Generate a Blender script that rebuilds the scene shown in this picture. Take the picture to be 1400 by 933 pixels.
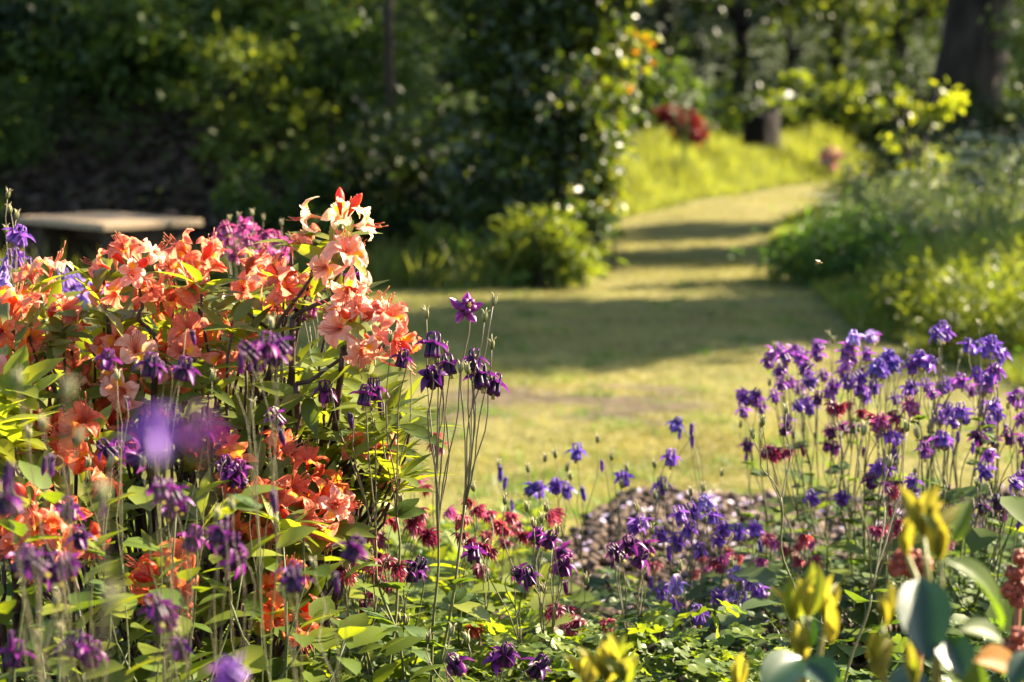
import bpy, math, random
import numpy as np
from mathutils import Vector, Matrix, Quaternion

random.seed(11)
RNG = np.random.default_rng(11)
for o in list(bpy.data.objects):
    bpy.data.objects.remove(o)
SC = bpy.context.scene
COL = SC.collection

# ------------------------------------------------------------------ camera, sky, sun, exposure
F = 2612.0                       # focal length in pixels of a 1400-wide frame
CAMZ = 1.30
PITCH = math.atan(329.5 / F)
cam = bpy.data.cameras.new('camera')
cam.sensor_width = 36.0
cam.lens = 36.0 * F / 1400.0
cam.clip_start = 0.05
cam.clip_end = 500
cam.dof.use_dof = True
cam.dof.focus_distance = 2.62
cam.dof.aperture_fstop = 4.9
camo = bpy.data.objects.new('camera', cam)
COL.objects.link(camo)
camo.location = (0, 0, CAMZ)
camo.rotation_euler = (math.pi / 2 - PITCH, 0, 0)
SC.camera = camo

SUN_AZ, SUN_EL = math.radians(62), math.radians(29)
SUNV = Vector((math.sin(SUN_AZ) * math.cos(SUN_EL), math.cos(SUN_AZ) * math.cos(SUN_EL), math.sin(SUN_EL)))
W = bpy.data.worlds.new('World')
SC.world = W
W.use_nodes = True
nt = W.node_tree
sky = nt.nodes.new('ShaderNodeTexSky')
sky.sky_type = 'NISHITA'
sky.sun_disc = False
sky.sun_elevation = SUN_EL
sky.sun_rotation = SUN_AZ
bg = nt.nodes['Background']
bg.inputs['Strength'].default_value = 0.062
nt.links.new(sky.outputs['Color'], bg.inputs['Color'])
sun = bpy.data.lights.new('sun', 'SUN')
sun.energy = 5.0
sun.angle = math.radians(0.53)
sun.color = (1.0, 0.86, 0.63)
suno = bpy.data.objects.new('sun', sun)
COL.objects.link(suno)
suno.rotation_euler = SUNV.to_track_quat('Z', 'Y').to_euler()
suno.location = (20, 10, 20)
SC.view_settings.view_transform = 'Standard'
SC.view_settings.look = 'None'
SC.view_settings.gamma = 1
SC.view_settings.exposure = 2.9
SC.cycles.max_bounces = 6
SC.cycles.diffuse_bounces = 3
SC.cycles.glossy_bounces = 2
SC.cycles.transmission_bounces = 3
SC.cycles.sample_clamp_indirect = 6

# ------------------------------------------------------------------ small maths
CP, SP = math.cos(PITCH), math.sin(PITCH)


def P(px, py, d):
    xr, yr = (px - 700) / F, (466.5 - py) / F
    return Vector((xr * d, d * (CP + yr * SP), CAMZ + d * (-SP + yr * CP)))


def sst(a, b, x):
    t = np.clip((x - a) / (b - a), 0, 1)
    return t * t * (3 - 2 * t)


def path_l(y):
    return np.interp(y, [12.5, 14, 17.6, 20.8, 23, 25, 28, 32], [-4, .55, .84, 1.1, 2.1, 3.3, 5.2, 8.5])


def path_r(y):
    return np.interp(y, [5, 8, 11, 15, 17.6, 20.8, 23, 25, 28, 32], [2.9, 2.35, 1.95, 2.1, 2.35, 3.0, 4.1, 5.5, 8.0, 11.0])


def H(x, y):
    x = np.asarray(x, float); y = np.asarray(y, float)
    h = 0.025 * np.sin(x * .9 + 1) * np.sin(y * .55) + 0.012 * np.sin(x * 2.3 + y * 1.7)
    # bank behind the bench
    h = h + sst(14.9, 19.5, y) * 2.3 * sst(0.35, -1.1, x)
    # rough grass bank left of the far path
    h = h + sst(18, 27, y) * 0.40 * sst(path_l(y) + .1, path_l(y) - 1.1, x) * sst(-1.0, 0.3, x)
    h = h + sst(20, 28, y) * 0.20
    h = h + sst(path_r(y) + .1, path_r(y) + 1.8, x) * 0.16 * sst(6.5, 8.5, y)
    h = h + sst(31, 60, y) * 5.5 + sst(60, 95, y) * 7
    h = h + sst(9, 40, np.abs(x)) * 3.0 * sst(8, 25, y)
    # flower bed
    e = bed_edge(x)
    h = h + (0.15 + .025 * sst(.05, .4, x)) * sst(e + .1, e - .45, y) + 0.17 * sst(4.3, 2.4, y)
    return h


def bed_edge(x):
    return 4.75 + 1.0 * sst(-.02, .38, x) + 0.06 * np.sin(np.asarray(x) * 5)


def hz(x, y):
    return float(H(x, y))


def G(px, d, dz=0.0):
    x = (px - 700) / F * d
    return Vector((x, d, hz(x, d) + dz))


def bez(p0, p1, p2, p3, n):
    out = []
    for i in range(n + 1):
        t = i / n; s = 1 - t
        out.append(p0 * s ** 3 + p1 * 3 * s * s * t + p2 * 3 * s * t * t + p3 * t ** 3)
    return out


# ------------------------------------------------------------------ materials
def new_mat(name):
    m = bpy.data.materials.new(name)
    m.use_nodes = True
    n = m.node_tree
    for x in list(n.nodes):
        n.nodes.remove(x)
    out = n.nodes.new('ShaderNodeOutputMaterial')
    return m, n, out


def leaf_mat(name, c1, c2, trans=.4, rough=.42, tcol=None, spec=.5, patch=0):
    """leaf: colour differs from leaf to leaf, gloss on top, light comes through"""
    m, n, out = new_mat(name)
    geo = n.nodes.new('ShaderNodeNewGeometry')
    mix = n.nodes.new('ShaderNodeMix'); mix.data_type = 'RGBA'
    mix.inputs[6].default_value = (*c1, 1); mix.inputs[7].default_value = (*c2, 1)
    tex = n.nodes.new('ShaderNodeTexNoise'); tex.inputs['Scale'].default_value = 2.2
    tc = n.nodes.new('ShaderNodeTexCoord')
    n.links.new(tc.outputs['Object'], tex.inputs['Vector'])
    ramp = n.nodes.new('ShaderNodeMapRange')
    ramp.inputs[1].default_value = .35; ramp.inputs[2].default_value = .65
    ramp.inputs[3].default_value = .7; ramp.inputs[4].default_value = 1.25
    n.links.new(tex.outputs['Fac'], ramp.inputs[0])
    if patch:
        t2 = n.nodes.new('ShaderNodeTexNoise'); t2.inputs['Scale'].default_value = patch; t2.inputs['Detail'].default_value = 5
        n.links.new(tc.outputs['Object'], t2.inputs['Vector'])
        r2 = n.nodes.new('ShaderNodeMapRange'); r2.inputs[1].default_value = .36; r2.inputs[2].default_value = .62
        n.links.new(t2.outputs['Fac'], r2.inputs[0])
        m2 = n.nodes.new('ShaderNodeMix'); m2.inputs[0].default_value = .4
        n.links.new(r2.outputs[0], m2.inputs[2]); n.links.new(geo.outputs['Random Per Island'], m2.inputs[3])
        n.links.new(m2.outputs[0], mix.inputs[0])
    else:
        n.links.new(geo.outputs['Random Per Island'], mix.inputs[0])
    hsv = n.nodes.new('ShaderNodeHueSaturation')
    n.links.new(mix.outputs[2], hsv.inputs['Color'])
    n.links.new(ramp.outputs[0], hsv.inputs['Value'])
    b = n.nodes.new('ShaderNodeBsdfPrincipled')
    b.inputs['Roughness'].default_value = rough
    b.inputs['Specular IOR Level'].default_value = spec
    n.links.new(hsv.outputs['Color'], b.inputs['Base Color'])
    t = n.nodes.new('ShaderNodeBsdfTranslucent')
    th = n.nodes.new('ShaderNodeMix'); th.data_type = 'RGBA'; th.blend_type = 'MULTIPLY'
    th.inputs[0].default_value = 1.0
    th.inputs[7].default_value = (*(tcol or (1.9, 1.7, .6)), 1)
    n.links.new(hsv.outputs['Color'], th.inputs[6])
    n.links.new(th.outputs[2], t.inputs['Color'])
    ms = n.nodes.new('ShaderNodeMixShader'); ms.inputs[0].default_value = trans
    n.links.new(b.outputs[0], ms.inputs[1]); n.links.new(t.outputs[0], ms.inputs[2])
    n.links.new(ms.outputs[0], out.inputs[0])
    return m


def col_mat(name, trans=.35, rough=.5, var=.25, hvar=.02, spec=.3):
    """petals and stems: painted per-vertex pigment, shifted a little per object"""
    m, n, out = new_mat(name)
    at = n.nodes.new('ShaderNodeAttribute'); at.attribute_name = 'Col'
    oi = n.nodes.new('ShaderNodeObjectInfo')
    hsv = n.nodes.new('ShaderNodeHueSaturation')
    mv = n.nodes.new('ShaderNodeMapRange'); mv.inputs[3].default_value = 1 - var; mv.inputs[4].default_value = 1 + var
    mh = n.nodes.new('ShaderNodeMapRange'); mh.inputs[3].default_value = .5 - hvar; mh.inputs[4].default_value = .5 + hvar
    n.links.new(oi.outputs['Random'], mv.inputs[0])
    fr = n.nodes.new('ShaderNodeMath'); fr.operation = 'MULTIPLY'; fr.inputs[1].default_value = 7.31
    f2 = n.nodes.new('ShaderNodeMath'); f2.operation = 'FRACT'
    n.links.new(oi.outputs['Random'], fr.inputs[0]); n.links.new(fr.outputs[0], f2.inputs[0])
    n.links.new(f2.outputs[0], mh.inputs[0])
    n.links.new(at.outputs['Color'], hsv.inputs['Color'])
    n.links.new(mv.outputs[0], hsv.inputs['Value']); n.links.new(mh.outputs[0], hsv.inputs['Hue'])
    tex = n.nodes.new('ShaderNodeTexNoise'); tex.inputs['Scale'].default_value = 260
    tc = n.nodes.new('ShaderNodeTexCoord'); n.links.new(tc.outputs['Object'], tex.inputs['Vector'])
    bump = n.nodes.new('ShaderNodeBump'); bump.inputs['Strength'].default_value = .25; bump.inputs['Distance'].default_value = .001
    n.links.new(tex.outputs['Fac'], bump.inputs['Height'])
    b = n.nodes.new('ShaderNodeBsdfPrincipled')
    b.inputs['Roughness'].default_value = rough
    b.inputs['Specular IOR Level'].default_value = spec
    n.links.new(hsv.outputs['Color'], b.inputs['Base Color'])
    n.links.new(bump.outputs[0], b.inputs['Normal'])
    if trans > 0:
        t = n.nodes.new('ShaderNodeBsdfTranslucent')
        n.links.new(hsv.outputs['Color'], t.inputs['Color'])
        ms = n.nodes.new('ShaderNodeMixShader'); ms.inputs[0].default_value = trans
        n.links.new(b.outputs[0], ms.inputs[1]); n.links.new(t.outputs[0], ms.inputs[2])
        n.links.new(ms.outputs[0], out.inputs[0])
    else:
        n.links.new(b.outputs[0], out.inputs[0])
    return m


def noise_mat(name, c1, c2, scale=8, rough=.85, bump=.4, dist=.02, stretch=None, c3=None):
    m, n, out = new_mat(name)
    tc = n.nodes.new('ShaderNodeTexCoord')
    mp = n.nodes.new('ShaderNodeMapping')
    if stretch: mp.inputs['Scale'].default_value = stretch
    n.links.new(tc.outputs['Object'], mp.inputs[0])
    tex = n.nodes.new('ShaderNodeTexNoise'); tex.inputs['Scale'].default_value = scale; tex.inputs['Detail'].default_value = 8
    n.links.new(mp.outputs[0], tex.inputs['Vector'])
    cr = n.nodes.new('ShaderNodeValToRGB')
    cr.color_ramp.elements[0].position = .32; cr.color_ramp.elements[1].position = .68
    cr.color_ramp.elements[0].color = (*c1, 1); cr.color_ramp.elements[1].color = (*c2, 1)
    if c3:
        e = cr.color_ramp.elements.new(.5); e.color = (*c3, 1)
    n.links.new(tex.outputs['Fac'], cr.inputs[0])
    bp = n.nodes.new('ShaderNodeBump'); bp.inputs['Strength'].default_value = bump; bp.inputs['Distance'].default_value = dist
    n.links.new(tex.outputs['Fac'], bp.inputs['Height'])
    b = n.nodes.new('ShaderNodeBsdfPrincipled'); b.inputs['Roughness'].default_value = rough
    b.inputs['Specular IOR Level'].default_value = .12
    n.links.new(cr.outputs[0], b.inputs['Base Color']); n.links.new(bp.outputs[0], b.inputs['Normal'])
    n.links.new(b.outputs[0], out.inputs[0])
    return m


def island_mat(name, c1, c2, rough=.8, spec=.3):
    m, n, out = new_mat(name)
    geo = n.nodes.new('ShaderNodeNewGeometry')
    cr = n.nodes.new('ShaderNodeValToRGB')
    cr.color_ramp.elements[0].color = (*c1, 1); cr.color_ramp.elements[1].color = (*c2, 1)
    n.links.new(geo.outputs['Random Per Island'], cr.inputs[0])
    b = n.nodes.new('ShaderNodeBsdfPrincipled'); b.inputs['Roughness'].default_value = rough
    b.inputs['Specular IOR Level'].default_value = spec
    n.links.new(cr.outputs[0], b.inputs['Base Color'])
    n.links.new(b.outputs[0], out.inputs[0])
    return m


def ground_mat():
    """lawn / rough undergrowth / soil, chosen by the masks stored on the terrain"""
    m, n, out = new_mat('ground')
    tc = n.nodes.new('ShaderNodeTexCoord')

    def noise(s, d=6):
        t = n.nodes.new('ShaderNodeTexNoise'); t.inputs['Scale'].default_value = s; t.inputs['Detail'].default_value = d
        n.links.new(tc.outputs['Object'], t.inputs['Vector']); return t

    def ramp(src, a, b, pa=.35, pb=.65):
        r = n.nodes.new('ShaderNodeValToRGB')
        r.color_ramp.elements[0].position = pa; r.color_ramp.elements[1].position = pb
        r.color_ramp.elements[0].color = (*a, 1); r.color_ramp.elements[1].color = (*b, 1)
        n.links.new(src, r.inputs[0]); return r

    def mix(f, a, b):
        x = n.nodes.new('ShaderNodeMix'); x.data_type = 'RGBA'
        n.links.new(f, x.inputs[0]); n.links.new(a, x.inputs[6]); n.links.new(b, x.inputs[7]); return x.outputs[2]
    big, small = noise(.9), noise(14)
    lawn = mix(big.outputs['Fac'], ramp(small.outputs['Fac'], (.075, .08, .018), (.15, .14, .035)).outputs[0],
               ramp(small.outputs['Fac'], (.12, .10, .035), (.20, .165, .06)).outputs[0])
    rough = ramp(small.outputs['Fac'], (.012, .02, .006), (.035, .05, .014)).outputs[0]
    soil = ramp(noise(9).outputs['Fac'], (.022, .015, .010), (.085, .060, .044)).outputs[0]

    def attr(nm):
        a = n.nodes.new('ShaderNodeAttribute'); a.attribute_name = nm; return a.outputs['Fac']
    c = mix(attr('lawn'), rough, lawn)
    c = mix(attr('soil'), c, soil)
    bp = n.nodes.new('ShaderNodeBump'); bp.inputs['Strength'].default_value = .5; bp.inputs['Distance'].default_value = .03
    n.links.new(small.outputs['Fac'], bp.inputs['Height'])
    b = n.nodes.new('ShaderNodeBsdfPrincipled'); b.inputs['Roughness'].default_value = .9
    b.inputs['Specular IOR Level'].default_value = .1
    n.links.new(c, b.inputs['Base Color']); n.links.new(bp.outputs[0], b.inputs['Normal'])
    n.links.new(b.outputs[0], out.inputs[0])
    return m


M = {
    'ground': ground_mat(),
    'grass': leaf_mat('grass', (.10, .118, .024), (.265, .232, .080), .35, .6, (1.2, 1.1, .5), .2, 1.6),
    'meadow': leaf_mat('meadow', (.085, .105, .024), (.15, .165, .042), .55, .55, (1.9, 1.8, .6), .25),
    'herb': leaf_mat('herb', (.052, .105, .018), (.10, .16, .03), .45, .5, (1.4, 1.6, .5), .3),
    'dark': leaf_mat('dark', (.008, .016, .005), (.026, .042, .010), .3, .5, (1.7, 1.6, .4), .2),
    'ivy': leaf_mat('ivy', (.010, .021, .006), (.032, .052, .010), .28, .42, (2.6, 2.4, .5), .4),
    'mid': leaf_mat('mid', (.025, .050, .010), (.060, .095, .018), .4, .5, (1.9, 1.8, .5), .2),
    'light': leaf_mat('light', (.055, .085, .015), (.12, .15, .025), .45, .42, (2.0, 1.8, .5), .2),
    'grey': leaf_mat('grey', (.085, .12, .055), (.16, .19, .095), .35, .5, (1.4, 1.4, .7), .35),
    'lime': leaf_mat('lime', (.10, .14, .015), (.20, .22, .025), .5, .42, (1.7, 1.6, .4), .4),
    'yellowleaf': leaf_mat('yellowleaf', (.20, .24, .018), (.32, .33, .03), .6, .45, (1.4, 1.4, .5), .3),
    'coldleaf': leaf_mat('coldleaf', (.035, .070, .014), (.085, .12, .028), .45, .5, (2.0, 1.9, .45), .3),
    'bedleaf': leaf_mat('bedleaf', (.055, .095, .012), (.13, .17, .022), .5, .5, (2.0, 1.8, .4), .25),
    'azleaf': leaf_mat('azleaf', (.07, .105, .018), (.17, .195, .028), .5, .42, (2.0, 1.8, .4), .4),
    'redleaf': leaf_mat('redleaf', (.09, .010, .014), (.17, .022, .024), .3, .6, (1.5, .9, .7), .1),
    'pinkleaf': leaf_mat('pinkleaf', (.30, .10, .12), (.45, .18, .18), .3, .5, (1, 1, 1), .3),
    'umbel': leaf_mat('umbel', (.38, .40, .30), (.55, .56, .45), .3, .6, (1, 1, 1), .2),
    'glossleaf': leaf_mat('glossleaf', (.014, .042, .014), (.026, .062, .020), .2, .30, (1.5, 1.7, .4), .45),
    'freshleaf': leaf_mat('freshleaf', (.08, .12, .015), (.10, .15, .02), .5, .5, (1.5, 1.6, .4), .2),
    'shootleaf': leaf_mat('shootleaf', (.13, .17, .02), (.18, .20, .025), .55, .42, (1.4, 1.35, .5), .3),
    'goldleaf': leaf_mat('goldleaf', (.20, .20, .022), (.31, .27, .04), .55, .42, (1.35, 1.25, .6), .3),
    'orangeleaf': leaf_mat('orangeleaf', (.30, .12, .015), (.36, .17, .02), .5, .55, (1.1, 1., .5), .15),
    'rust': island_mat('rust', (.13, .020, .008), (.30, .060, .025), .6),
    'petal': col_mat('petal', .38, .45, .22, .015, .35),
    'azpetal': col_mat('azpetal', .5, .45, .10, .006, .3),
    'stem': col_mat('stem', 0, .55, .15, .01, .35),
    'bark': noise_mat('bark', (.010, .008, .006), (.040, .031, .024), 9, .9, .7, .03, (1, 1, .25)),
    'twig': noise_mat('twig', (.030, .018, .014), (.075, .045, .035), 60, .6, .3, .002),
    'chips': island_mat('chips', (.014, .009, .007), (.135, .095, .072), .9, .1),
    'plank': noise_mat('plank', (.15, .105, .065), (.36, .27, .175), 14, .8, .35, .004, (1, 12, 12)),
    'darkwood': noise_mat('darkwood', (.022, .016, .010), (.06, .042, .028), 12, .85, .4, .005, (8, 8, 1)),
    'stump': noise_mat('stump', (.006, .005, .004), (.018, .013, .010), 10, .95, .9, .05, (1, 1, .3)),
    'stumptop': noise_mat('stumptop', (.02, .015, .012), (.06, .045, .035), 16, .95, .5, .02),
    'beebody': noise_mat('beebody', (.02, .012, .006), (.30, .18, .06), 300, .7, .2, .001),
    'beewing': leaf_mat('beewing', (.55, .48, .36), (.6, .5, .4), .5, .3, (1, 1, 1), .5),
}


# ------------------------------------------------------------------ objects
def tag(o, label=None, cat=None, group=None, kind=None):
    if label: o['label'] = label
    if cat: o['category'] = cat
    if group: o['group'] = group
    if kind: o['kind'] = kind
    return o


def thing(name, label, cat, loc, group=None):
    o = bpy.data.objects.new(name, None)
    o.empty_display_size = .05
    COL.objects.link(o)
    o.location = loc
    return tag(o, label, cat, group)


def link(name, me, parent=None, mat4=None):
    o = bpy.data.objects.new(name, me)
    COL.objects.link(o)
    if parent is not None: o.parent = parent
    if mat4 is not None: o.matrix_local = mat4
    return o


class MB:
    def __init__(s):
        s.v, s.f, s.m, s.c = [], [], [], []

    def add(s, vs, fs, mat=0, cols=(1, 1, 1)):
        b = len(s.v)
        s.v += [tuple(x) for x in vs]
        if len(cols) and not hasattr(cols[0], '__len__'): cols = [cols] * len(vs)
        s.c += [tuple(c) for c in cols]
        s.f += [tuple(b + i for i in f) for f in fs]
        s.m += [mat] * len(fs)

    def tube(s, pts, rads, n=5, mat=0, cols=(1, 1, 1), cap=True):
        N = len(pts)
        if not hasattr(rads, '__len__'): rads = [rads] * N
        if not hasattr(cols[0], '__len__'): cols = [cols] * N
        vs, cs, fs = [], [], []
        prev = None
        for i, p in enumerate(pts):
            t = (pts[min(i + 1, N - 1)] - pts[max(i - 1, 0)])
            if t.length < 1e-9: t = Vector((0, 0, 1))
            t.normalize()
            if prev is None:
                a = t.cross(Vector((.13, 1, .21)));
                if a.length < 1e-4: a = t.cross(Vector((1, 0, 0)))
            else:
                a = prev - t * prev.dot(t)
            a.normalize(); prev = a; b = t.cross(a)
            for k in range(n):
                an = 2 * math.pi * k / n
                vs.append(p + (a * math.cos(an) + b * math.sin(an)) * rads[i]); cs.append(cols[i])
        for i in range(N - 1):
            for k in range(n):
                k2 = (k + 1) % n
                fs.append((i * n + k, i * n + k2, (i + 1) * n + k2, (i + 1) * n + k))
        if cap: fs.append(tuple(range(n - 1, -1, -1))); fs.append(tuple((N - 1) * n + k for k in range(n)))
        s.add(vs, fs, mat, cs)

    def grid(s, pts, nr, nc, mat=0, cols=(1, 1, 1)):
        s.add(pts, [(i * nc + j, i * nc + j + 1, (i + 1) * nc + j + 1, (i + 1) * nc + j) for i in range(nr - 1) for j in range(nc - 1)], mat, cols)

    def mesh(s, name, mats, smooth=True, off=None):
        me = bpy.data.meshes.new(name)
        vs = s.v if off is None else [(a - off[0], b - off[1], c - off[2]) for a, b, c in s.v]
        me.from_pydata(vs, [], s.f)
        for m in mats: me.materials.append(m)
        me.polygons.foreach_set('material_index', s.m)
        if smooth: me.polygons.foreach_set('use_smooth', [True] * len(s.f))
        ca = me.color_attributes.new('Col', 'FLOAT_COLOR', 'POINT')
        ca.data.foreach_set('color', np.hstack([np.array(s.c, float).reshape(-1, 3), np.ones((len(s.c), 1))]).ravel())
        me.update()
        return me


def npmesh(name, V, Fc, mats, mi=None, smooth=True):
    """a mesh from arrays, all faces of one size"""
    me = bpy.data.meshes.new(name)
    k = Fc.shape[1]
    me.vertices.add(len(V)); me.vertices.foreach_set('co', np.ascontiguousarray(V, np.float32).ravel())
    me.loops.add(Fc.size); me.loops.foreach_set('vertex_index', np.ascontiguousarray(Fc, np.int32).ravel())
    me.polygons.add(len(Fc))
    me.polygons.foreach_set('loop_start', np.arange(0, Fc.size, k, dtype=np.int32))
    for m in mats: me.materials.append(m)
    if mi is not None: me.polygons.foreach_set('material_index', np.asarray(mi, np.int32))
    if smooth: me.polygons.foreach_set('use_smooth', np.ones(len(Fc), bool))
    me.update(calc_edges=True)
    return me


def norm(a):
    return a / np.maximum(np.linalg.norm(a, axis=1, keepdims=True), 1e-9)


def scatter(T, pos, direc, nrm, size):
    """copies of the template T=(verts, faces) at pos, its +y along direc, its +z near nrm"""
    TV, TF = T
    y = norm(direc); x = norm(np.cross(y, nrm)); z = np.cross(x, y)
    R = np.stack([x, y, z], axis=2)                      # columns
    V = np.einsum('nij,tj->nti', R, TV) * np.asarray(size).reshape(-1, 1, 1) + pos[:, None, :]
    N, t = len(pos), len(TV)
    Fc = (TF[None] + (np.arange(N) * t)[:, None, None]).reshape(-1, TF.shape[1])
    return V.reshape(-1, 3), Fc


T_DIAMOND = (np.array([(0, 0, 0), (-.31, .45, .07), (0, 1, -.06), (.31, .45, .07)]), np.array([(0, 3, 2), (0, 2, 1)]))
T_LONG = (np.array([(0, 0, 0), (-.13, .45, .04), (0, 1, -.12), (.13, .45, .04)]), np.array([(0, 3, 2), (0, 2, 1)]))


def t_ovate(w=.36, droop=.18, fold=.08):
    rows = [(0, .02), (.2, .75), (.45, 1), (.75, .68), (1, .02)]
    vs = []
    for y, f in rows:
        z = -droop * y * y
        vs += [(-w * f, y, z + fold * f), (0, y, z), (w * f, y, z + fold * f)]
    fs = []
    for i in range(4):
        for j in range(2):
            fs.append((i * 3 + j, i * 3 + j + 1, i * 3 + 4 + j, i * 3 + 3 + j))
    return np.array(vs), np.array(fs)


T_OVATE = t_ovate()
T_LANCE = t_ovate(.17, .16, .05)


def t_ternate():
    """columbine leaf: three leaflets, each with three rounded lobes"""
    vs, fs = [], []
    for a0, sc, off in ((0, 1.0, .28), (1.25, .9, .2), (-1.25, .9, .2)):
        c, s_ = math.cos(a0), math.sin(a0)
        b = len(vs)
        pts = [(0, 0, 0)]
        out = [(-.10, .06), (-.34, .22), (-.40, .44), (-.27, .52), (-.21, .47), (-.20, .66), (-.08, .76), (.0, .70), (.10, .76), (.20, .66), (.21, .47), (.27, .52), (.40, .44), (.34, .22), (.10, .06)]
        pts.append((0, .35, -.03))
        for x, y in out: pts.append((x, y, .05 * math.sin(x * 9) - .12 * (x * x + y * y) + .04))
        for x, y, z in pts:
            x, y = x * sc, y * sc + off
            vs.append((x * c + y * s_, -x * s_ + y * c, z))
        n = len(out)
        for i in range(n - 1): fs.append((b + 1, b + 2 + i + 1, b + 2 + i))
        fs.append((b + 1, b + 2, b + 0)); fs.append((b + 1, b + 0, b + 1 + n))
    return np.array(vs), np.array(fs)


T_TERN = t_ternate()


def rand_dirs(n, up=0.0):
    d = RNG.normal(size=(n, 3)); d = norm(d); d[:, 2] += up
    return norm(d)


def clump_points(ells, nclump, per, sig):
    """points in leafy clumps over the shells of ellipsoids; also an outward direction"""
    vol = np.array([e[3] * e[4] * e[5] for e in ells]) ** .67
    vol = vol / vol.sum()
    cs, os_, ss = [], [], []
    for e, v in zip(ells, vol):
        k = max(2, int(round(nclump * v)))
        d = rand_dirs(k); r = RNG.uniform(.45, 1.0, (k, 1)) ** .5
        c = np.array(e[:3]) + d * r * np.array(e[3:6])
        cs.append(c); os_.append(d); ss.append(np.full(k, sig * (e[3] + e[4] + e[5]) / 3))
    c = np.vstack(cs); o = np.vstack(os_); s = np.concatenate(ss) * RNG.uniform(.55, 1.35, sum(len(x) for x in cs))
    k = len(c)
    idx = np.repeat(np.arange(k), RNG.integers(int(per * .5), int(per * 1.5) + 1, k))
    n = len(idx)
    off = RNG.normal(size=(n, 3)) * s[idx][:, None] * np.array([1, 1, .6])
    return c[idx] + off, norm(o[idx] * .5 + norm(off) + 1e-6)


def leaf_mesh(name, pts, out, size, mat, T=T_DIAMOND, jit=.45, up=.5, mats=None, mi=None):
    n = len(pts)
    d = norm(out * .8 + rand_dirs(n) * .9 + np.array([0, 0, -.25]))
    nr = norm(rand_dirs(n) * .7 + out * .3 + np.array([0, 0, up]))
    s = size * RNG.uniform(1 - jit, 1 + jit, n)
    V, Fc = scatter(T, pts, d, nr, s)
    m_i = None if mi is None else np.repeat(mi, len(T[1]))
    return npmesh(name, V, Fc, mats or [mat], m_i, smooth=False)


def bush(name, label, cat, px, d, r, mat, n=3500, leaf=.075, T=T_DIAMOND, group=None, ells=None, sig=.2, stems=5, clumps=None, dz=0, mats=None, mixp=.0):
    """a shrub: a few woody stems and one leafy crown"""
    rx, ry, rz = r
    loc = G(px, d, dz)
    t = thing(name, label, cat, loc, group)
    ells = ells or [(0, 0, rz * .95, rx, ry, rz), (rx * .35, -ry * .2, rz * .6, rx * .7, ry * .7, rz * .6), (-rx * .4, 0, rz * .55, rx * .65, ry * .7, rz * .6)]
    cl = clumps or max(14, n // 70)
    p, o = clump_points(ells, cl, n / cl, sig)
    gz = H(p[:, 0] + loc.x, p[:, 1] + loc.y) - loc.z
    keep = p[:, 2] > gz + .02
    p, o = p[keep], o[keep]
    mi = None
    if mats: mi = (RNG.random(len(p)) < mixp).astype(int)
    link('crown', leaf_mesh('crown', p, o, leaf, mat, T, mats=mats, mi=mi), t)
    mb = MB()
    for k in range(stems):
        a = random.uniform(0, 6.28); q = random.uniform(.2, .7)
        e = Vector((math.cos(a) * rx * q, math.sin(a) * ry * q, rz * random.uniform(1.0, 1.6)))
        s0 = Vector((math.cos(a) * .05, math.sin(a) * .05, -.05))
        mb.tube(bez(s0, s0 + Vector((0, 0, rz * .5)), e * .6, e, 6), list(np.linspace(.02, .006, 7)), 5)
    link('stem', mb.mesh('stem', [M['bark']]), t)
    return t


def tree(name, label, px, d, height, tr, ells, mat, n, leaf, group=None, lean=(0, 0), T=T_DIAMOND, sig=.17, x=None, clumps=None, mats=None, mixp=0, fork=.55):
    """trunk with limbs, and a leafy crown with gaps"""
    loc = G(px, d) if x is None else Vector((x, d, hz(x, d)))
    t = thing(name, label, 'tree', loc, group)
    mb = MB()
    top = Vector((lean[0], lean[1], height * .93))
    N = 14
    pts = [Vector((top.x * (i / N) ** 1.3 + .03 * math.sin(i * 1.7 + d) * tr * 6, top.y * (i / N) + .03 * math.cos(i * 1.3) * tr * 5, -.25 + (top.z + .25) * i / N)) for i in range(N + 1)]
    rad = [tr * (1.0 - .88 * (i / N)) * (1.5 if i == 0 else 1.15 if i == 1 else 1) for i in range(N + 1)]
    mb.tube(pts, rad, 10)
    for k, e in enumerate(ells):
        c = Vector(e[:3])
        for q in range(3):
            i0 = min(N - 1, max(3, int(N * fork) + (k + q) % 5 - 2))
            s0 = pts[i0]
            if c.z < s0.z - .3: i0 = max(2, int(i0 * max(.2, c.z / max(s0.z, .1)))); s0 = pts[i0]
            e2 = c + Vector((random.uniform(-.6, .6) * e[3], random.uniform(-.6, .6) * e[4], random.uniform(-.2, .6) * e[5]))
            mb.tube(bez(s0, s0.lerp(e2, .35) + Vector((0, 0, .15 * e[5])), s0.lerp(e2, .75), e2, 6), list(np.linspace(rad[i0] * .5, .012, 7)), 6)
    link('trunk', mb.mesh('trunk', [M['bark']]), t)
    cl = clumps or max(20, n // 80)
    p, o = clump_points(ells, cl, n / cl, sig)
    keep = p[:, 2] > (H(p[:, 0] + loc.x, p[:, 1] + loc.y) - loc.z) + .05
    p, o = p[keep], o[keep]
    mi = (RNG.random(len(p)) < mixp).astype(int) if mats else None
    link('crown', leaf_mesh('crown', p, o, leaf, mat, T, mats=mats, mi=mi), t)
    return t


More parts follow.
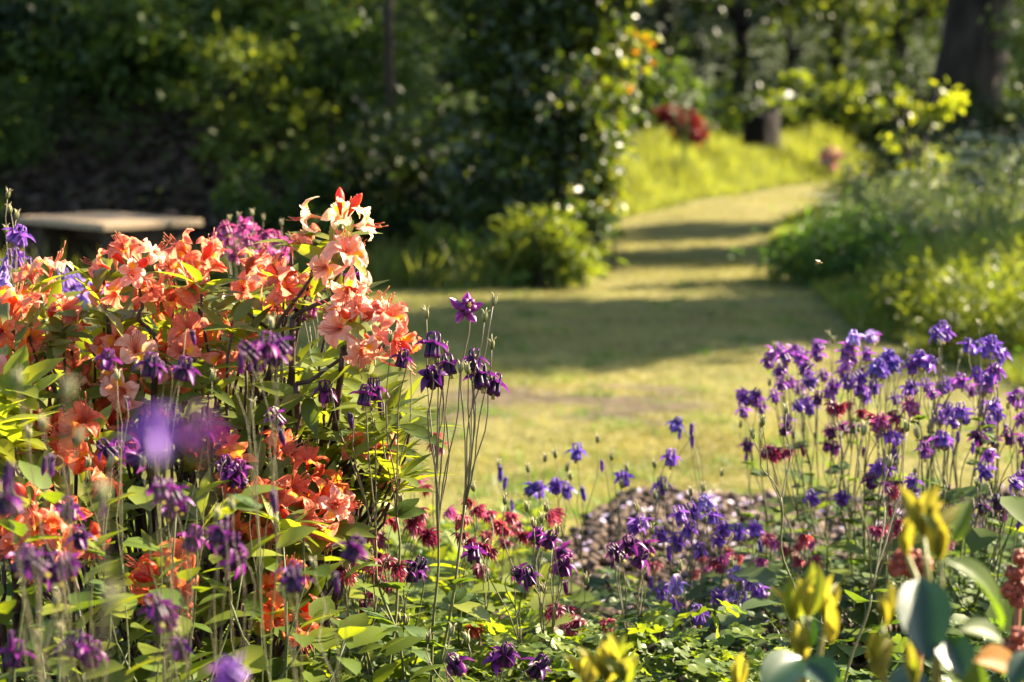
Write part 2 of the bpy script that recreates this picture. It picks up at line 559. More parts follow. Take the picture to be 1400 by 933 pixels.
# ------------------------------------------------------------------ terrain
xs = np.unique(np.round(np.concatenate([np.linspace(-60, -8, 40), np.linspace(-8, 8, 150), np.linspace(8, 60, 40)]), 4))
ys = np.unique(np.round(np.concatenate([np.linspace(-6, 2, 14), np.linspace(2, 7, 80), np.linspace(7, 34, 150), np.linspace(34, 130, 50)]), 4))
X, Y = np.meshgrid(xs, ys)
Z = H(X, Y)
V = np.stack([X.ravel(), Y.ravel(), Z.ravel()], 1)
ny, nx = X.shape
ii = (np.arange(ny - 1)[:, None] * nx + np.arange(nx - 1)[None]).ravel()
gme = npmesh('lawn', V, np.stack([ii, ii + 1, ii + nx + 1, ii + nx], 1), [M['ground']])


def lawn_mask(x, y):
    l = sst(path_l(y) - .12, path_l(y) + .12, x) * sst(path_r(y) + .15, path_r(y) - .15, x)
    near = sst(13.4, 13.0, y - .16 * np.sin(x * 2.1) - .09 * np.sin(x * 5.3)) * sst(-9, -8, x) * sst(path_r(y) + .15, path_r(y) - .15, x)
    return np.maximum(l, near) * (y < 33)


def bare_mask(x, y):
    n = .45 * np.sin(x * 7 + 1.3 * np.sin(y * 5)) + .4 * np.sin(y * 11 + x * 3) + .35 * np.sin(x * 17 + y * 5) * np.sin(y * 19)
    return np.maximum(sst(1.15, .55, ((x - .22) / .62) ** 2 + ((y - 8.35) / .55) ** 2 + n),
                      .8 * sst(1.1, .6, ((x + .55) / .4) ** 2 + ((y - 7.6) / .3) ** 2 + n))


soil = np.maximum(sst(.25, -.25, Y - bed_edge(X)), .9 * bare_mask(X, Y))
soil = np.maximum(soil, sst(14.2, 14.7, Y) * sst(17.4, 16.6, Y) * sst(-1.6, -2.2, X) * sst(-4.6, -4.0, X))
for nm, arr in (('lawn', lawn_mask(X, Y)), ('soil', soil)):
    a = gme.attributes.new(nm, 'FLOAT', 'POINT'); a.data.foreach_set('value', arr.ravel().astype(np.float32))
tag(link('lawn', gme), 'mown yellow green lawn and grass path running back to the wood', kind='structure')

# grass blades
T_BLADE = (np.array([(-.06, 0, 0), (.06, 0, 0), (.03, .6, .08), (-.03, .6, .08), (0, 1, .3)]), None)


def blades(name, x, y, h, mat, label, lean=.5, wid=1.0, T3=True):
    n = len(x)
    pos = np.stack([x, y, H(x, y) - .005], 1)
    d = rand_dirs(n) * lean; d[:, 2] = 1; d = norm(d)
    if T3:
        T = (np.array([(-.055 * wid, 0, 0), (.055 * wid, 0, 0), (0, 1, .15)]), np.array([(0, 1, 2)]))
    else:
        T = (np.array([(-.016 * wid, 0, 0), (.016 * wid, 0, 0), (.014 * wid, .5, .06), (-.014 * wid, .5, .06), (.001, 1, .34), (-.001, 1, .34)]), np.array([(0, 1, 2, 3), (3, 2, 4, 5)]))
    V, Fc = scatter(T, pos, d, rand_dirs(n), h)
    return tag(link(name, npmesh(name, V, Fc, [mat], smooth=False)), label, kind='stuff')


n = 420000
y = 4.8 + 25 * RNG.random(n) ** 1.8
x = RNG.uniform(-.27, .30, n) * y * 1.15 + np.where(y > 20, (y - 20) * .2, 0)
keep = (RNG.random(n) < lawn_mask(x, y)) & (y > bed_edge(x) + .02) & (RNG.random(n) > .88 * bare_mask(x, y))
x, y = x[keep], y[keep]
patch = .5 + .5 * np.sin(x * 2.1 + np.sin(y * 1.3) * 2) * np.sin(y * 1.9 + x)
blades('mown_grass', x, y, (.018 + .022 * RNG.random(len(x))) * (.7 + .5 * patch) * (1 + (y - 5) * .03), M['grass'], 'short mown grass of the lawn and the path', 1.0)

# long meadow grass left of the far path, and rough edges
n = 90000
y = RNG.uniform(16.5, 29, n); x = path_l(y) - .02 - 5.0 * RNG.random(n) ** 1.3
keep = (x > -.2 + (y - 16) * .02)
x, y = x[keep], y[keep]
blades('meadow_grass', x, y, .13 + .32 * RNG.random(len(x)) * sst(0, .6, path_l(y) - x) * (.6 + .4 * np.sin(x * 3 + y) * np.sin(y * 1.7)) * np.where((np.abs(x / y - .1294) < .012) & (y > 24.0) & (y < 27.4), .25, 1), M['meadow'], 'tall sunlit meadow grass left of the far path', .45, 1.2, False)
n = 110000
y = RNG.uniform(8, 33, n); x = path_r(y) + .03 + 4.5 * RNG.random(n) ** 1.4
blades('verge_grass', x, y, .10 + .44 * RNG.random(n) * sst(0, .9, x - path_r(y)) * (.65 + .35 * np.sin(x * 2 + y * 1.3)), M['meadow'], 'rough long grass along the right side of the path', .5, 1.2, False)
n = 24000
x = RNG.uniform(-6.5, .48, n); y = 13.05 + .16 * np.sin(x * 2.1) + .09 * np.sin(x * 5.3) + .9 * RNG.random(n) ** 1.2
keep = (RNG.random(n) < .35 + .6 * (np.sin(x * 2.3) > -.1)) & (np.hypot(x + 3.0, y - 14.1) > .9)
x, y = x[keep], y[keep]
blades('edge_grass', x, y, .08 + .30 * RNG.random(len(x)) ** 2, M['meadow'], 'uncut grass fringe where the lawn meets the dark hedge', .5, 1.2, False)
# stray tufts the mower left
nt_ = 620
cy = 5.0 + 9.0 * RNG.random(nt_) ** 1.5; cx = RNG.uniform(-.27, .27, nt_) * cy * 1.1
k = np.repeat(np.arange(nt_), 34)
x = cx[k] + RNG.normal(0, .045, len(k)) * (.5 + RNG.random(nt_)[k]); y = cy[k] + RNG.normal(0, .045, len(k))
keep = (lawn_mask(x, y) > .5) & (y > bed_edge(x) + .03)
x, y, k = x[keep], y[keep], k[keep]
blades('lawn_tufts', x, y, (.03 + .035 * RNG.random(nt_)[k]) * RNG.uniform(.6, 1.1, len(k)), M['herb'], 'small greener tufts standing up from the mown lawn', 1.1, 1.0)
# dead stems and leaf litter on the bare bank
n = 5200
x = RNG.uniform(-5.0, -1.5, n); y = RNG.uniform(14.9, 17.4, n)
V, Fc = scatter(T_LONG, np.stack([x, y, H(x, y) + .03 + .10 * RNG.random(n) ** 2], 1), rand_dirs(n) * np.array([1, 1, .5]), np.tile([0, -.3, 1.], (n, 1)) + .5 * rand_dirs(n), RNG.uniform(.06, .26, n))
tag(link('bank_litter', npmesh('bank_litter', V, Fc, [island_mat('litter', (.014, .010, .007), (.085, .060, .042), .9, .1)], smooth=False)), 'dead brown stems and leaf litter on the bare soil bank behind the bench', kind='stuff')
# low undergrowth
def undergrowth(name, x, y, hmax, mat, label, leaf, T=T_DIAMOND):
    n = len(x)
    z = H(x, y) + hmax * RNG.random(n) ** .7
    p = np.stack([x, y, z], 1)
    return tag(link(name, leaf_mesh(name, p, rand_dirs(n, .5), leaf, mat, T)), label, kind='stuff')


n = 95000
y = RNG.uniform(7.5, 24, n); x = path_r(y) + .08 + 5.5 * RNG.random(n) ** 1.2
bump = .45 + .35 * np.sin(x * 2.9 + y * 1.1) * np.sin(y * 1.9 - x) + .2 * np.sin(x * 5 + y * 3)
undergrowth('verge_undergrowth', x, y, (.12 + .42 * bump) * sst(-.05, 1.0, x - path_r(y)), M['herb'], 'low green weeds and nettles filling the right verge', .075, T_LONG)
n = 60000
y = RNG.uniform(14.9, 24, n); x = RNG.uniform(-7.5, .5, n)
keep = ~((x < -1.9) & (x > -4.3 + .3 * np.sin(y * 3)) & (y < 16.7 + .3 * np.sin(x * 4))) | (RNG.random(n) < .05)
x, y = x[keep], y[keep]
undergrowth('bank_undergrowth', x, y, .5, M['mid'], 'low dark weeds covering the shaded bank', .075, T_LONG)
n = 30000
y = RNG.uniform(26, 60, n); x = RNG.uniform(-16, 24, n)
keep = (x > path_r(y) + .3) | (x < path_l(y) - 1) | (y > 33)
x, y = x[keep], y[keep]
undergrowth('wood_undergrowth', x, y, .8, M['dark'], 'dark undergrowth on the floor of the far wood', .2)

# ------------------------------------------------------------------ far wood
FAR = 'trees of the far wood'
def wood(label, px, d, h, rad, mat, n=3600, leaf=.17, tr=.16, low=.5, lean=(0, 0)):
    ells = [(lean[0] * .5, 0, h * .72, rad, rad, h * .27), (rad * .55, -rad * .3, h * .48, rad * .75, rad * .7, h * .22),
            (-rad * .6, 0, h * .42, rad * .7, rad * .7, h * .22), (.1, -rad * .35, low + h * .16, rad * .8, rad * .6, h * .18)]
    tree('woodland_tree', label, px, d, h, tr, ells, M[mat], n, leaf, FAR, lean, clumps=60)


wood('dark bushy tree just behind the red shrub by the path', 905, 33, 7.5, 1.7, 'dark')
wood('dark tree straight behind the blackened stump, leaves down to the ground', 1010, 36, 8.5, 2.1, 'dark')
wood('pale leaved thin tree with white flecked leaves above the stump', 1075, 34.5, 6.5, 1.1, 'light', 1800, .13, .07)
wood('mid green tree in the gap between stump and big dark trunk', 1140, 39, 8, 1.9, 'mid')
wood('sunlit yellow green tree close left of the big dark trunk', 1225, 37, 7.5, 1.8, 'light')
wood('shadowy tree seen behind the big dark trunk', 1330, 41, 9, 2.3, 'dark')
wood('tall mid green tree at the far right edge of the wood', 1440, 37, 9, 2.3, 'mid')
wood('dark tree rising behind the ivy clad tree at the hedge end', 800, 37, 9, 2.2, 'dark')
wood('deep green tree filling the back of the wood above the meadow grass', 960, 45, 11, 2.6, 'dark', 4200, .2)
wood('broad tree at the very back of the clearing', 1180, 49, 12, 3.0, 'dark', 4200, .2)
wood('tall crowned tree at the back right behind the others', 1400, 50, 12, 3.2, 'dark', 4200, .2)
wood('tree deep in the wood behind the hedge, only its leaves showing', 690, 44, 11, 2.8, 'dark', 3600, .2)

# trees on the bank to the left
BANK = 'trees on the shaded bank'
def banktree(label, px, d, h, rad, mat, n=4200, leaf=.11, tr=.1):
    ells = [(0, 0, h * .72, rad, rad, h * .28), (rad * .5, -rad * .4, h * .45, rad * .8, rad * .7, h * .24),
            (-rad * .6, -.1, h * .38, rad * .8, rad * .7, h * .24), (0, -rad * .4, h * .2, rad * .8, rad * .6, h * .2)]
    tree('bank_tree', label, px, d, h, tr, ells, M[mat], n, leaf, BANK, clumps=64)


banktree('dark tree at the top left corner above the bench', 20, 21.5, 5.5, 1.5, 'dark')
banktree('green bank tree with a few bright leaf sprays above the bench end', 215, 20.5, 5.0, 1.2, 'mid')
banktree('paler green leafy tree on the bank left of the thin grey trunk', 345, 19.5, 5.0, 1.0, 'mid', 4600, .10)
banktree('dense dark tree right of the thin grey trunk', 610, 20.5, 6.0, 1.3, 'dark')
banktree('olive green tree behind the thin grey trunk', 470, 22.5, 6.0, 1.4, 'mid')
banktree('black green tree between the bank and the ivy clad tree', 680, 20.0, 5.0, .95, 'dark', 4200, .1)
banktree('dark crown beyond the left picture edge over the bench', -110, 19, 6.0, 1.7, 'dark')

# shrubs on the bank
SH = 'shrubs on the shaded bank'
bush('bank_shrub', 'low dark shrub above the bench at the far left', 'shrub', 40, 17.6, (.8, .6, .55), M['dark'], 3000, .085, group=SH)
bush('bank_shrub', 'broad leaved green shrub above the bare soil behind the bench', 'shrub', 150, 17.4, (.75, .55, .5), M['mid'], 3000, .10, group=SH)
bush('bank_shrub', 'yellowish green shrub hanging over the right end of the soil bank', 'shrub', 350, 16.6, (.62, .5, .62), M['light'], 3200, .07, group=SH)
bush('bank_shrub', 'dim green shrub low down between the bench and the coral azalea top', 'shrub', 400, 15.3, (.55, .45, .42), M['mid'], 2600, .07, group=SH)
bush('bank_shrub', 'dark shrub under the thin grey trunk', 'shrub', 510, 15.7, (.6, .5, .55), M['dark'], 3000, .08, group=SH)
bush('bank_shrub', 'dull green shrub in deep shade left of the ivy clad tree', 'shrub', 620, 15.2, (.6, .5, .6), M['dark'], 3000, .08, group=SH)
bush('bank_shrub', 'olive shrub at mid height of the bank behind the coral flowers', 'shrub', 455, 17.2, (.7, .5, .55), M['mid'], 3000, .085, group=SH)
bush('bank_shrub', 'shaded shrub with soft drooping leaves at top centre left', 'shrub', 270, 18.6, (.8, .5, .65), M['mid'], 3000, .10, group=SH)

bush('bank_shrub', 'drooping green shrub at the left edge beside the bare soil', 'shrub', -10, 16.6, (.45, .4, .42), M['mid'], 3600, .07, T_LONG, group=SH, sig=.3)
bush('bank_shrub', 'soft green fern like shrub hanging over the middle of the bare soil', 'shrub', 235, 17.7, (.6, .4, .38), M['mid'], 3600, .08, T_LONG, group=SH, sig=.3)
bush('bank_shrub', 'lighter green shrub at the upper middle of the bank, catching some sun', 'shrub', 400, 18.2, (.6, .5, .6), M['light'], 3800, .07, group=SH, sig=.3)
# thin tree on the bank
tree('slender_tree', 'thin bare grey trunk rising from the shaded bank', 531, 16.4, 5.8, .05,
     [(.2, 0, 4.6, 1.1, 1.0, .9), (-.5, .1, 3.9, .7, .7, .5)], M['mid'], 1800, .09, None, (.10, .1), fork=.7)

# ivy clad tree at the end of the hedge
tree('ivy_clad_tree', 'dark glossy leaved tree at the hedge end, clothed to the ground, its right edge sunlit', 762, 14.0, 4.6, .06,
     [(-.05, 0, .75, .42, .45, .8), (.03, 0, 1.55, .52, .5, .75), (.14, 0, 2.4, .62, .55, .75), (.25, 0, 3.4, .8, .7, .8), (-.35, .1, 2.1, .5, .5, .9), (-.4, .1, 1.1, .4, .4, .8)],
     M['ivy'], 26000, .08, None, (.2, .1), T=T_DIAMOND, clumps=330, sig=.15, mats=[M['ivy'], M['light']], mixp=.12)
# bright sprays of the same tree, built on a thin stem of their own
tree('side_spray', 'yellow green copper tipped leaf sprays of the ivy clad tree, on its right side', 838, 14.2, 3.4, .012,
     [(0, 0, 1.95, .24, .3, .45), (.12, 0, 2.5, .30, .36, .45), (-.08, 0, 1.3, .15, .25, .5), (-.10, 0, .7, .13, .2, .45)], M['light'], 2000, .07, None, (.12, 0), clumps=70, sig=.2,
     mats=[M['lime'], M['orangeleaf']], mixp=.08)

# big dark trunk at right, and trees beyond the right edge that shade the lawn
tree('big_tree', 'massive dark trunk at the upper right, forked near the top edge', 1316, 20.5, 9.5, .44,
     [(0, 0, 6.5, 2.6, 2.4, 1.6), (1.3, -.4, 5.2, 1.6, 1.6, 1.2), (-1.0, .5, 5.6, 1.5, 1.5, 1.1), (1.8, .5, 3.8, 1.2, 1.2, .9)], M['mid'], 6500, .13, None, (.35, .2), fork=.6)
tree('field_maple', 'leafy tree standing out of frame on the right, shading the lawn', 0, 14.6, 6.0, .16,
     [(0, 0, 4.5, 1.9, 1.2, 1.0), (.9, .3, 4.1, 1.5, .9, .7), (-1.0, -.2, 4.1, 1.1, .8, .7)], M['mid'], 19000, .13, x=7.0, clumps=240)
tree('field_maple', 'second leafy tree right of the frame whose shadow bars the grass path', 0, 19.6, 6.5, .16,
     [(0, 0, 4.8, 2.0, .9, .7), (1.2, .4, 4.5, 1.5, .7, .5)], M['mid'], 7000, .12, x=8.6, clumps=110)
tree('field_maple', 'third tree right of the frame, beside the big trunk', 0, 23.5, 7.5, .18,
     [(0, 0, 5.6, 1.6, .7, 1.5), (.8, .3, 4.2, 1.3, .7, 1.0)], M['mid'], 6000, .12, x=9.4, clumps=100)
tree('sunlit_birch', 'light crowned tree at the right picture edge with sun flecks', 1415, 17.5, 5.0, .06,
     [(0, 0, 3.6, .9, .8, .9), (-.05, 0, 2.2, .42, .5, .8), (-.02, 0, 1.3, .32, .4, .5)], M['light'], 2600, .085, clumps=60, mats=[M['light'], M['grey']], mixp=.3)
tree('elder_sapling', 'sapling with bright yellow green leaf tips standing in the right verge', 1252, 14.2, 1.55, .014,
     [(0, 0, .95, .20, .2, .32), (-.14, 0, 1.2, .14, .14, .12), (.16, 0, 1.25, .15, .15, .12), (.03, 0, .6, .16, .16, .22)], M['lime'], 420, .075, clumps=26, sig=.22)

# right verge shrubs
VG = 'bushes of the right verge'
bush('verge_bush', 'sunlit yellow green mound of weeds where the path bends out of sight', 'bush', 1190, 17.5, (.5, .5, .25), M['light'], 4500, .06, T_LONG, group=VG, sig=.3)
bush('verge_bush', 'soft green nettle mound in shade beside the barred grass path', 'bush', 1165, 13.4, (.5, .5, .24), M['herb'], 6500, .065, T_LONG, group=VG, sig=.3)
bush('verge_bush', 'grey green bush at the right edge topped with white flower heads', 'bush', 1345, 13.4, (.75, .6, .42), M['grey'], 9000, .06, T_LONG, group=VG, sig=.3)
bush('verge_bush', 'bright low bush in front of the grey green one', 'bush', 1330, 10.6, (.55, .45, .18), M['light'], 6500, .055, T_LONG, group=VG, sig=.3)
bush('verge_bush', 'deep green bush under the big dark trunk', 'bush', 1330, 17.2, (.9, .6, .62), M['dark'], 6000, .075, group=VG)
bush('verge_bush', 'pale green bush behind the yellow tipped sapling', 'bush', 1240, 17.0, (.55, .5, .34), M['grey'], 6000, .055, T_LONG, group=VG, sig=.3)
bush('verge_bush', 'bush at the right edge behind the violet columbines', 'bush', 1405, 9.6, (.45, .45, .22), M['light'], 5000, .055, T_LONG, group=VG, sig=.3)
bush('verge_bush', 'frothy pale green bush left of the grey green one', 'bush', 1240, 13.6, (.5, .5, .30), M['grey'], 6000, .055, T_LONG, group=VG, sig=.3)
bush('hedge_foot_bush', 'bright yellow green weedy bush at the foot of the ivy clad tree', 'bush', 745, 13.15, (.26, .2, .27), M['light'], 1500, .10, T=T_LONG, sig=.3)
bush('hedge_foot_bush', 'lower weedy clump at the lawn edge, left of the brighter one', 'bush', 660, 13.25, (.22, .2, .16), M['herb'], 900, .09, T=T_LONG, sig=.3)
bush('hedge_foot_bush', 'pale leafy weed at the lawn edge behind the coral truss', 'bush', 590, 13.3, (.18, .2, .18), M['light'], 700, .09, T=T_LONG, sig=.3)
bush('clearing_shrub', 'green shrub at the wood edge left of the red shrub', 'shrub', 880, 28.5, (.9, .6, .7), M['mid'], 2600, .12)
bush('clearing_shrub', 'low pale shrub between stump and pink flowers', 'shrub', 1095, 29.5, (.9, .7, .55), M['light'], 2600, .12)
bush('clearing_shrub', 'dark shrub right of the pink flowers', 'shrub', 1200, 30, (1.1, .7, .7), M['dark'], 2600, .13)
ZR = G(932, 25.5).z
bush('red_shrub', 'crimson leaved shrub in the meadow grass beyond the lawn', 'shrub', 932, 25.5, (.26, .25, .19), M['redleaf'], 1500, .065,
     ells=[(-.16, 0, 1.12 - ZR, .13, .2, .09), (-.02, 0, 1.03 - ZR, .17, .2, .12), (.15, 0, .90 - ZR, .14, .2, .12), (.02, .05, .84 - ZR, .14, .2, .10)], clumps=60, sig=.33)
bush('pink_shrub', 'small pale pink flowering shrub beyond the stump', 'shrub', 1134, 27.0, (.09, .12, .17), M['pinkleaf'], 420, .06, dz=.12)

# stump
loc = G(1038, 27.2)
t = thing('tree_stump', 'blackened jagged tree stump in the meadow grass', 'stump', loc)
mb = MB()
n_ = 18
vs, fs = [], []
for i, (zz, rr) in enumerate(((-.15, .31), (.15, .26), (.5, .235), (.72, .235), (.9, .21))):
    for k in range(n_):
        a = 2 * math.pi * k / n_
        r_ = rr * (1 + .12 * math.sin(3 * a + 1) + .07 * math.sin(7 * a + zz * 3))
        vs.append((r_ * math.cos(a), r_ * math.sin(a), zz + (.11 * math.sin(2 * a + 1) + .07 * math.sin(5 * a) + .06 * math.sin(9 * a) if i == 4 else 0)))
for i in range(4):
    for k in range(n_):
        fs.append((i * n_ + k, i * n_ + (k + 1) % n_, (i + 1) * n_ + (k + 1) % n_, (i + 1) * n_ + k))
mb.add(vs, fs)
t.scale = (1, 1, (1.15 - loc.z) / .9)
link('bark', mb.mesh('bark', [M['stump']]), t)
mb = MB()
ring = [(v[0] * .97, v[1] * .97, v[2] - .03) for v in vs[4 * n_:]]
mb.add(ring + [(0, 0, .8)], [(k, (k + 1) % n_, n_) for k in range(n_)])
link('cut_top', mb.mesh('cut_top', [M['stumptop']]), t)

# cow parsley
def parsley(label, px, d, h, spread, heads):
    loc = G(px, d)
    t = thing('cow_parsley', label, 'wild flower', loc, 'cow parsley in the verges')
    st = MB()
    for k in range(heads):
        a = random.uniform(0, 6.28); q = random.uniform(.2, 1) * spread
        e = Vector((math.cos(a) * q, math.sin(a) * q, h * random.uniform(.8, 1.05)))
        P_, D_ = [], []
        st.tube(bez(Vector((0, 0, -.02)), Vector((0, 0, h * .4)), e * .7 + Vector((0, 0, h * .1)), e, 6), list(np.linspace(.005, .002, 7)), 4)
        for j in range(10):
            b = random.uniform(0, 6.28); r_ = .065 * math.sqrt(random.random())
            c = e + Vector((math.cos(b) * r_, math.sin(b) * r_, .03 - r_ * .25))
            st.tube([e, c], [.0012, .0008], 3)
            for m_ in range(5):
                P_.append((c.x + random.gauss(0, .008), c.y + random.gauss(0, .008), c.z + random.gauss(0, .003))); D_.append((random.gauss(0, 1), random.gauss(0, 1), .3))
        V, Fc = scatter(T_DIAMOND, np.array(P_), np.array(D_), np.tile([0, 0, 1.], (len(P_), 1)), np.full(len(P_), .018))
        link('flower_head', npmesh('flower_head', V, Fc, [M['umbel']], smooth=False), t)
    link('stem', st.mesh('stem', [M['herb']]), t)


parsley('tall white cow parsley left of the red shrub, against the dark wood', 935, 24.0, 1.05, .22, 9)
parsley('white cow parsley leaning over the meadow grass right of the ivy clad tree', 965, 25.5, 1.2, .2, 6)
parsley('cow parsley with many flat white heads at the right picture edge', 1370, 12.6, .92, .3, 12)
parsley('cow parsley on top of the grey green bush', 1330, 13.0, .92, .26, 9)
parsley('cow parsley left of the yellow tipped sapling, above the sunlit bush', 1150, 16.0, .8, .3, 9)
parsley('low cow parsley at the right edge nearer the lawn', 1385, 11.4, .72, .25, 8)
parsley('cow parsley beside the pale bush, left of the many flat white heads', 1275, 13.3, .78, .28, 10)
parsley('thin low cow parsley over the soft green nettle mound', 1120, 14.6, .55, .25, 7)

# ------------------------------------------------------------------ bench
def box(mb, c, s, rot=0, mat=0, bev=0.0):
    hx, hy, hz_ = s[0] / 2, s[1] / 2, s[2] / 2
    ch = min(bev, hz_ * .45)
    vs = []
    for z, ins in ((-hz_, ch), (-hz_ + ch, 0), (hz_ - ch, 0), (hz_, ch)):
        for sx, sy in ((-1, -1), (1, -1), (1, 1), (-1, 1)):
            x_, y_ = sx * (hx - ins), sy * (hy - ins)
            vs.append((c[0] + x_ * math.cos(rot) - y_ * math.sin(rot), c[1] + x_ * math.sin(rot) + y_ * math.cos(rot), c[2] + z))
    fs = [(3, 2, 1, 0), (12, 13, 14, 15)]
    for i in range(3):
        for k in range(4):
            fs.append((i * 4 + k, i * 4 + (k + 1) % 4, (i + 1) * 4 + (k + 1) % 4, (i + 1) * 4 + k))
    mb.add(vs, fs, mat)


bl = Vector((-3.01, 14.25, hz(-3.01, 14.25)))
t = thing('garden_bench', 'low bench with a pale weathered plank top in front of the bare soil bank', 'bench', bl)
t.rotation_euler = (0, 0, math.radians(-47))
top = .43 - bl.z
mb = MB()
for k in range(3):
    box(mb, (0, -.28 + k * .28, top - .026), (1.26 - .03 * (k % 2), .272, .052), 0, 0, .006)
link('seat', mb.mesh('seat', [M['plank']], False), t)
for sx in (-1, 1):
    mb = MB()
    box(mb, (sx * .48, 0, (top - .053) / 2), (.14, .62, top - .053), 0, 0, .008)
    link('leg', mb.mesh('leg', [M['darkwood']], False), t)
mb = MB()
box(mb, (0, 0, top - .13), (.81, .10, .09), 0, 0, .006)
link('stretcher', mb.mesh('stretcher', [M['darkwood']], False), t)

# ------------------------------------------------------------------ mulch mound and low bed cover
n = 34000
x = RNG.uniform(-.05, 3.0, n); y = RNG.uniform(3.3, 5.95, n)
keep = (y < bed_edge(x) + .05) & (RNG.random(n) < sst(-.08, .15, x + .10 * np.sin(y * 4)))
x, y = x[keep], y[keep]
n = len(x)
TVb = np.array([(-1, -1, -1), (1, -1, -1), (1, 1, -1), (-1, 1, -1), (-.8, -.9, 1), (.9, -.8, 1), (.7, .9, 1), (-.9, .8, 1)], float) * np.array([.28, .5, .09])
TFb = np.array([(3, 2, 1, 0), (4, 5, 6, 7), (0, 1, 5, 4), (1, 2, 6, 5), (2, 3, 7, 6), (3, 0, 4, 7)])
d = rand_dirs(n) * np.array([1, 1, .45]); nr = rand_dirs(n) * .5 + np.array([0, 0, 1])
V, Fc = scatter((TVb, TFb), np.stack([x, y, H(x, y) + RNG.uniform(0, .022, n)], 1), d, nr, RNG.uniform(.008, .022, n) + .045 * RNG.random(n) ** 5)
tag(link('bark_mulch', npmesh('bark_mulch', V, Fc, [M['chips']], smooth=False)), 'bark chip mulch on the mounded edge of the flower bed', kind='stuff')
n = 700
x = RNG.uniform(.0, 1.9, n); y = RNG.uniform(3.5, 5.6, n)
V, Fc = scatter(T_OVATE, np.stack([x, y, H(x, y) + .028], 1), rand_dirs(n) * np.array([1, 1, .2]), np.tile([0, 0, 1.], (n, 1)) + .4 * rand_dirs(n), RNG.uniform(.012, .022, n))
tag(link('fallen_petals', npmesh('fallen_petals', V, Fc, [island_mat('fallen', (.32, .22, .42), (.5, .42, .45), .6)])), 'faded petals fallen on the bark mulch', kind='stuff')


def cover(name, label, x, y, zmax, size, mat, T=T_TERN):
    n = len(x)
    z = H(x, y) + zmax * RNG.uniform(.15, 1, n)
    d = rand_dirs(n) * np.array([1, 1, .35])
    nr = np.tile([0, 0, 1.], (n, 1)) + .55 * rand_dirs(n)
    V, Fc = scatter(T, np.stack([x, y, z], 1), d, nr, size * RNG.uniform(.6, 1.25, n))
    st = MB()
    for i in range(0, n, 3):
        st.tube([Vector((x[i], y[i], hz(x[i], y[i]))), Vector((x[i], y[i], z[i]))], [.0012, .001], 3)
    tag(link(name, npmesh(name, V, Fc, [mat])), label, kind='stuff')


n = 11000
x = RNG.uniform(-1.9, .55, n); y = RNG.uniform(2.4, 4.85, n)
keep = (y < bed_edge(x) - .02) & (x < .02 + .10 * np.sin(y * 3) + .25 * sst(3.3, 2.8, y)) & (np.abs(x) < .30 * y + .2)
x, y = x[keep], y[keep]
cover('ground_cover', 'bright green lobed leaves carpeting the left part of the flower bed', x, y, .20, .036, M['bedleaf'])
n = 7500
x = RNG.uniform(.2, 1.9, n); y = RNG.uniform(2.4, 4.9, n)
keep = (y < 2.85 + .12 * np.sin(x * 6) + 1.5 * sst(.5, 1.0, x))
x, y = x[keep], y[keep]
cover('bed_leaves', 'green lobed leaves filling the bed below the right hand columbines', x, y, .13, .038, M['coldleaf'])

# ------------------------------------------------------------------ flowers: shared meshes
C_ = {  # sepal base, sepal tip, cup, cup rim
    'dark': ((.055, .010, .075), (.20, .015, .22), (.020, .005, .028), (.09, .010, .09)),
    'plum': ((.085, .010, .09), (.27, .02, .24), (.030, .005, .035), (.16, .015, .14)),
    'violet': ((.15, .042, .31), (.27, .10, .46), (.10, .028, .24), (.28, .13, .46)),
    'purple': ((.20, .035, .29), (.38, .10, .46), (.11, .018, .17), (.40, .14, .46)),
    'blue': ((.12, .048, .34), (.20, .10, .50), (.09, .035, .27), (.24, .14, .50)),
    'lilac': ((.26, .16, .46), (.40, .28, .58), (.26, .14, .42), (.45, .33, .60)),
    'magenta': ((.36, .03, .17), (.50, .10, .28), (.24, .02, .12), (.50, .15, .32)),
    'red': ((.28, .015, .04), (.42, .05, .09), (.20, .012, .03), (.42, .12, .12)),
    'wine': ((.15, .009, .035), (.32, .02, .075), (.075, .006, .02), (.27, .03, .07)),
}
POLLEN = (.40, .30, .04)
_cache = {}


def lerp3(a, b, t): return tuple(a[i] + (b[i] - a[i]) * t for i in range(3))


def petal_grid(mb, ang, length, width, r0, z0, droop, cup, tw, ca, cb, nr=7, nc=5, point=1.0):
    c, s = math.cos(ang), math.sin(ang)
    pts, cols = [], []
    for i in range(nr):
        u = i / (nr - 1)
        w = width * max(.04, math.sin(math.pi * min(1, (u * .93 + .07)) ** .85)) ** .8 if i < nr - 1 else width * .04
        for j in range(nc):
            v = j / (nc - 1) * 2 - 1
            r = r0 + length * u
            z = z0 + droop(u) + cup * v * v * w / width - .0006 * (abs(v) < .2)
            yy = v * w + tw * math.sin(u * 5) * width * .3
            pts.append((r * c - yy * s, r * s + yy * c, z)); cols.append(lerp3(ca, cb, u ** 1.3))
    mb.grid(pts, nr, nc, 0, cols)


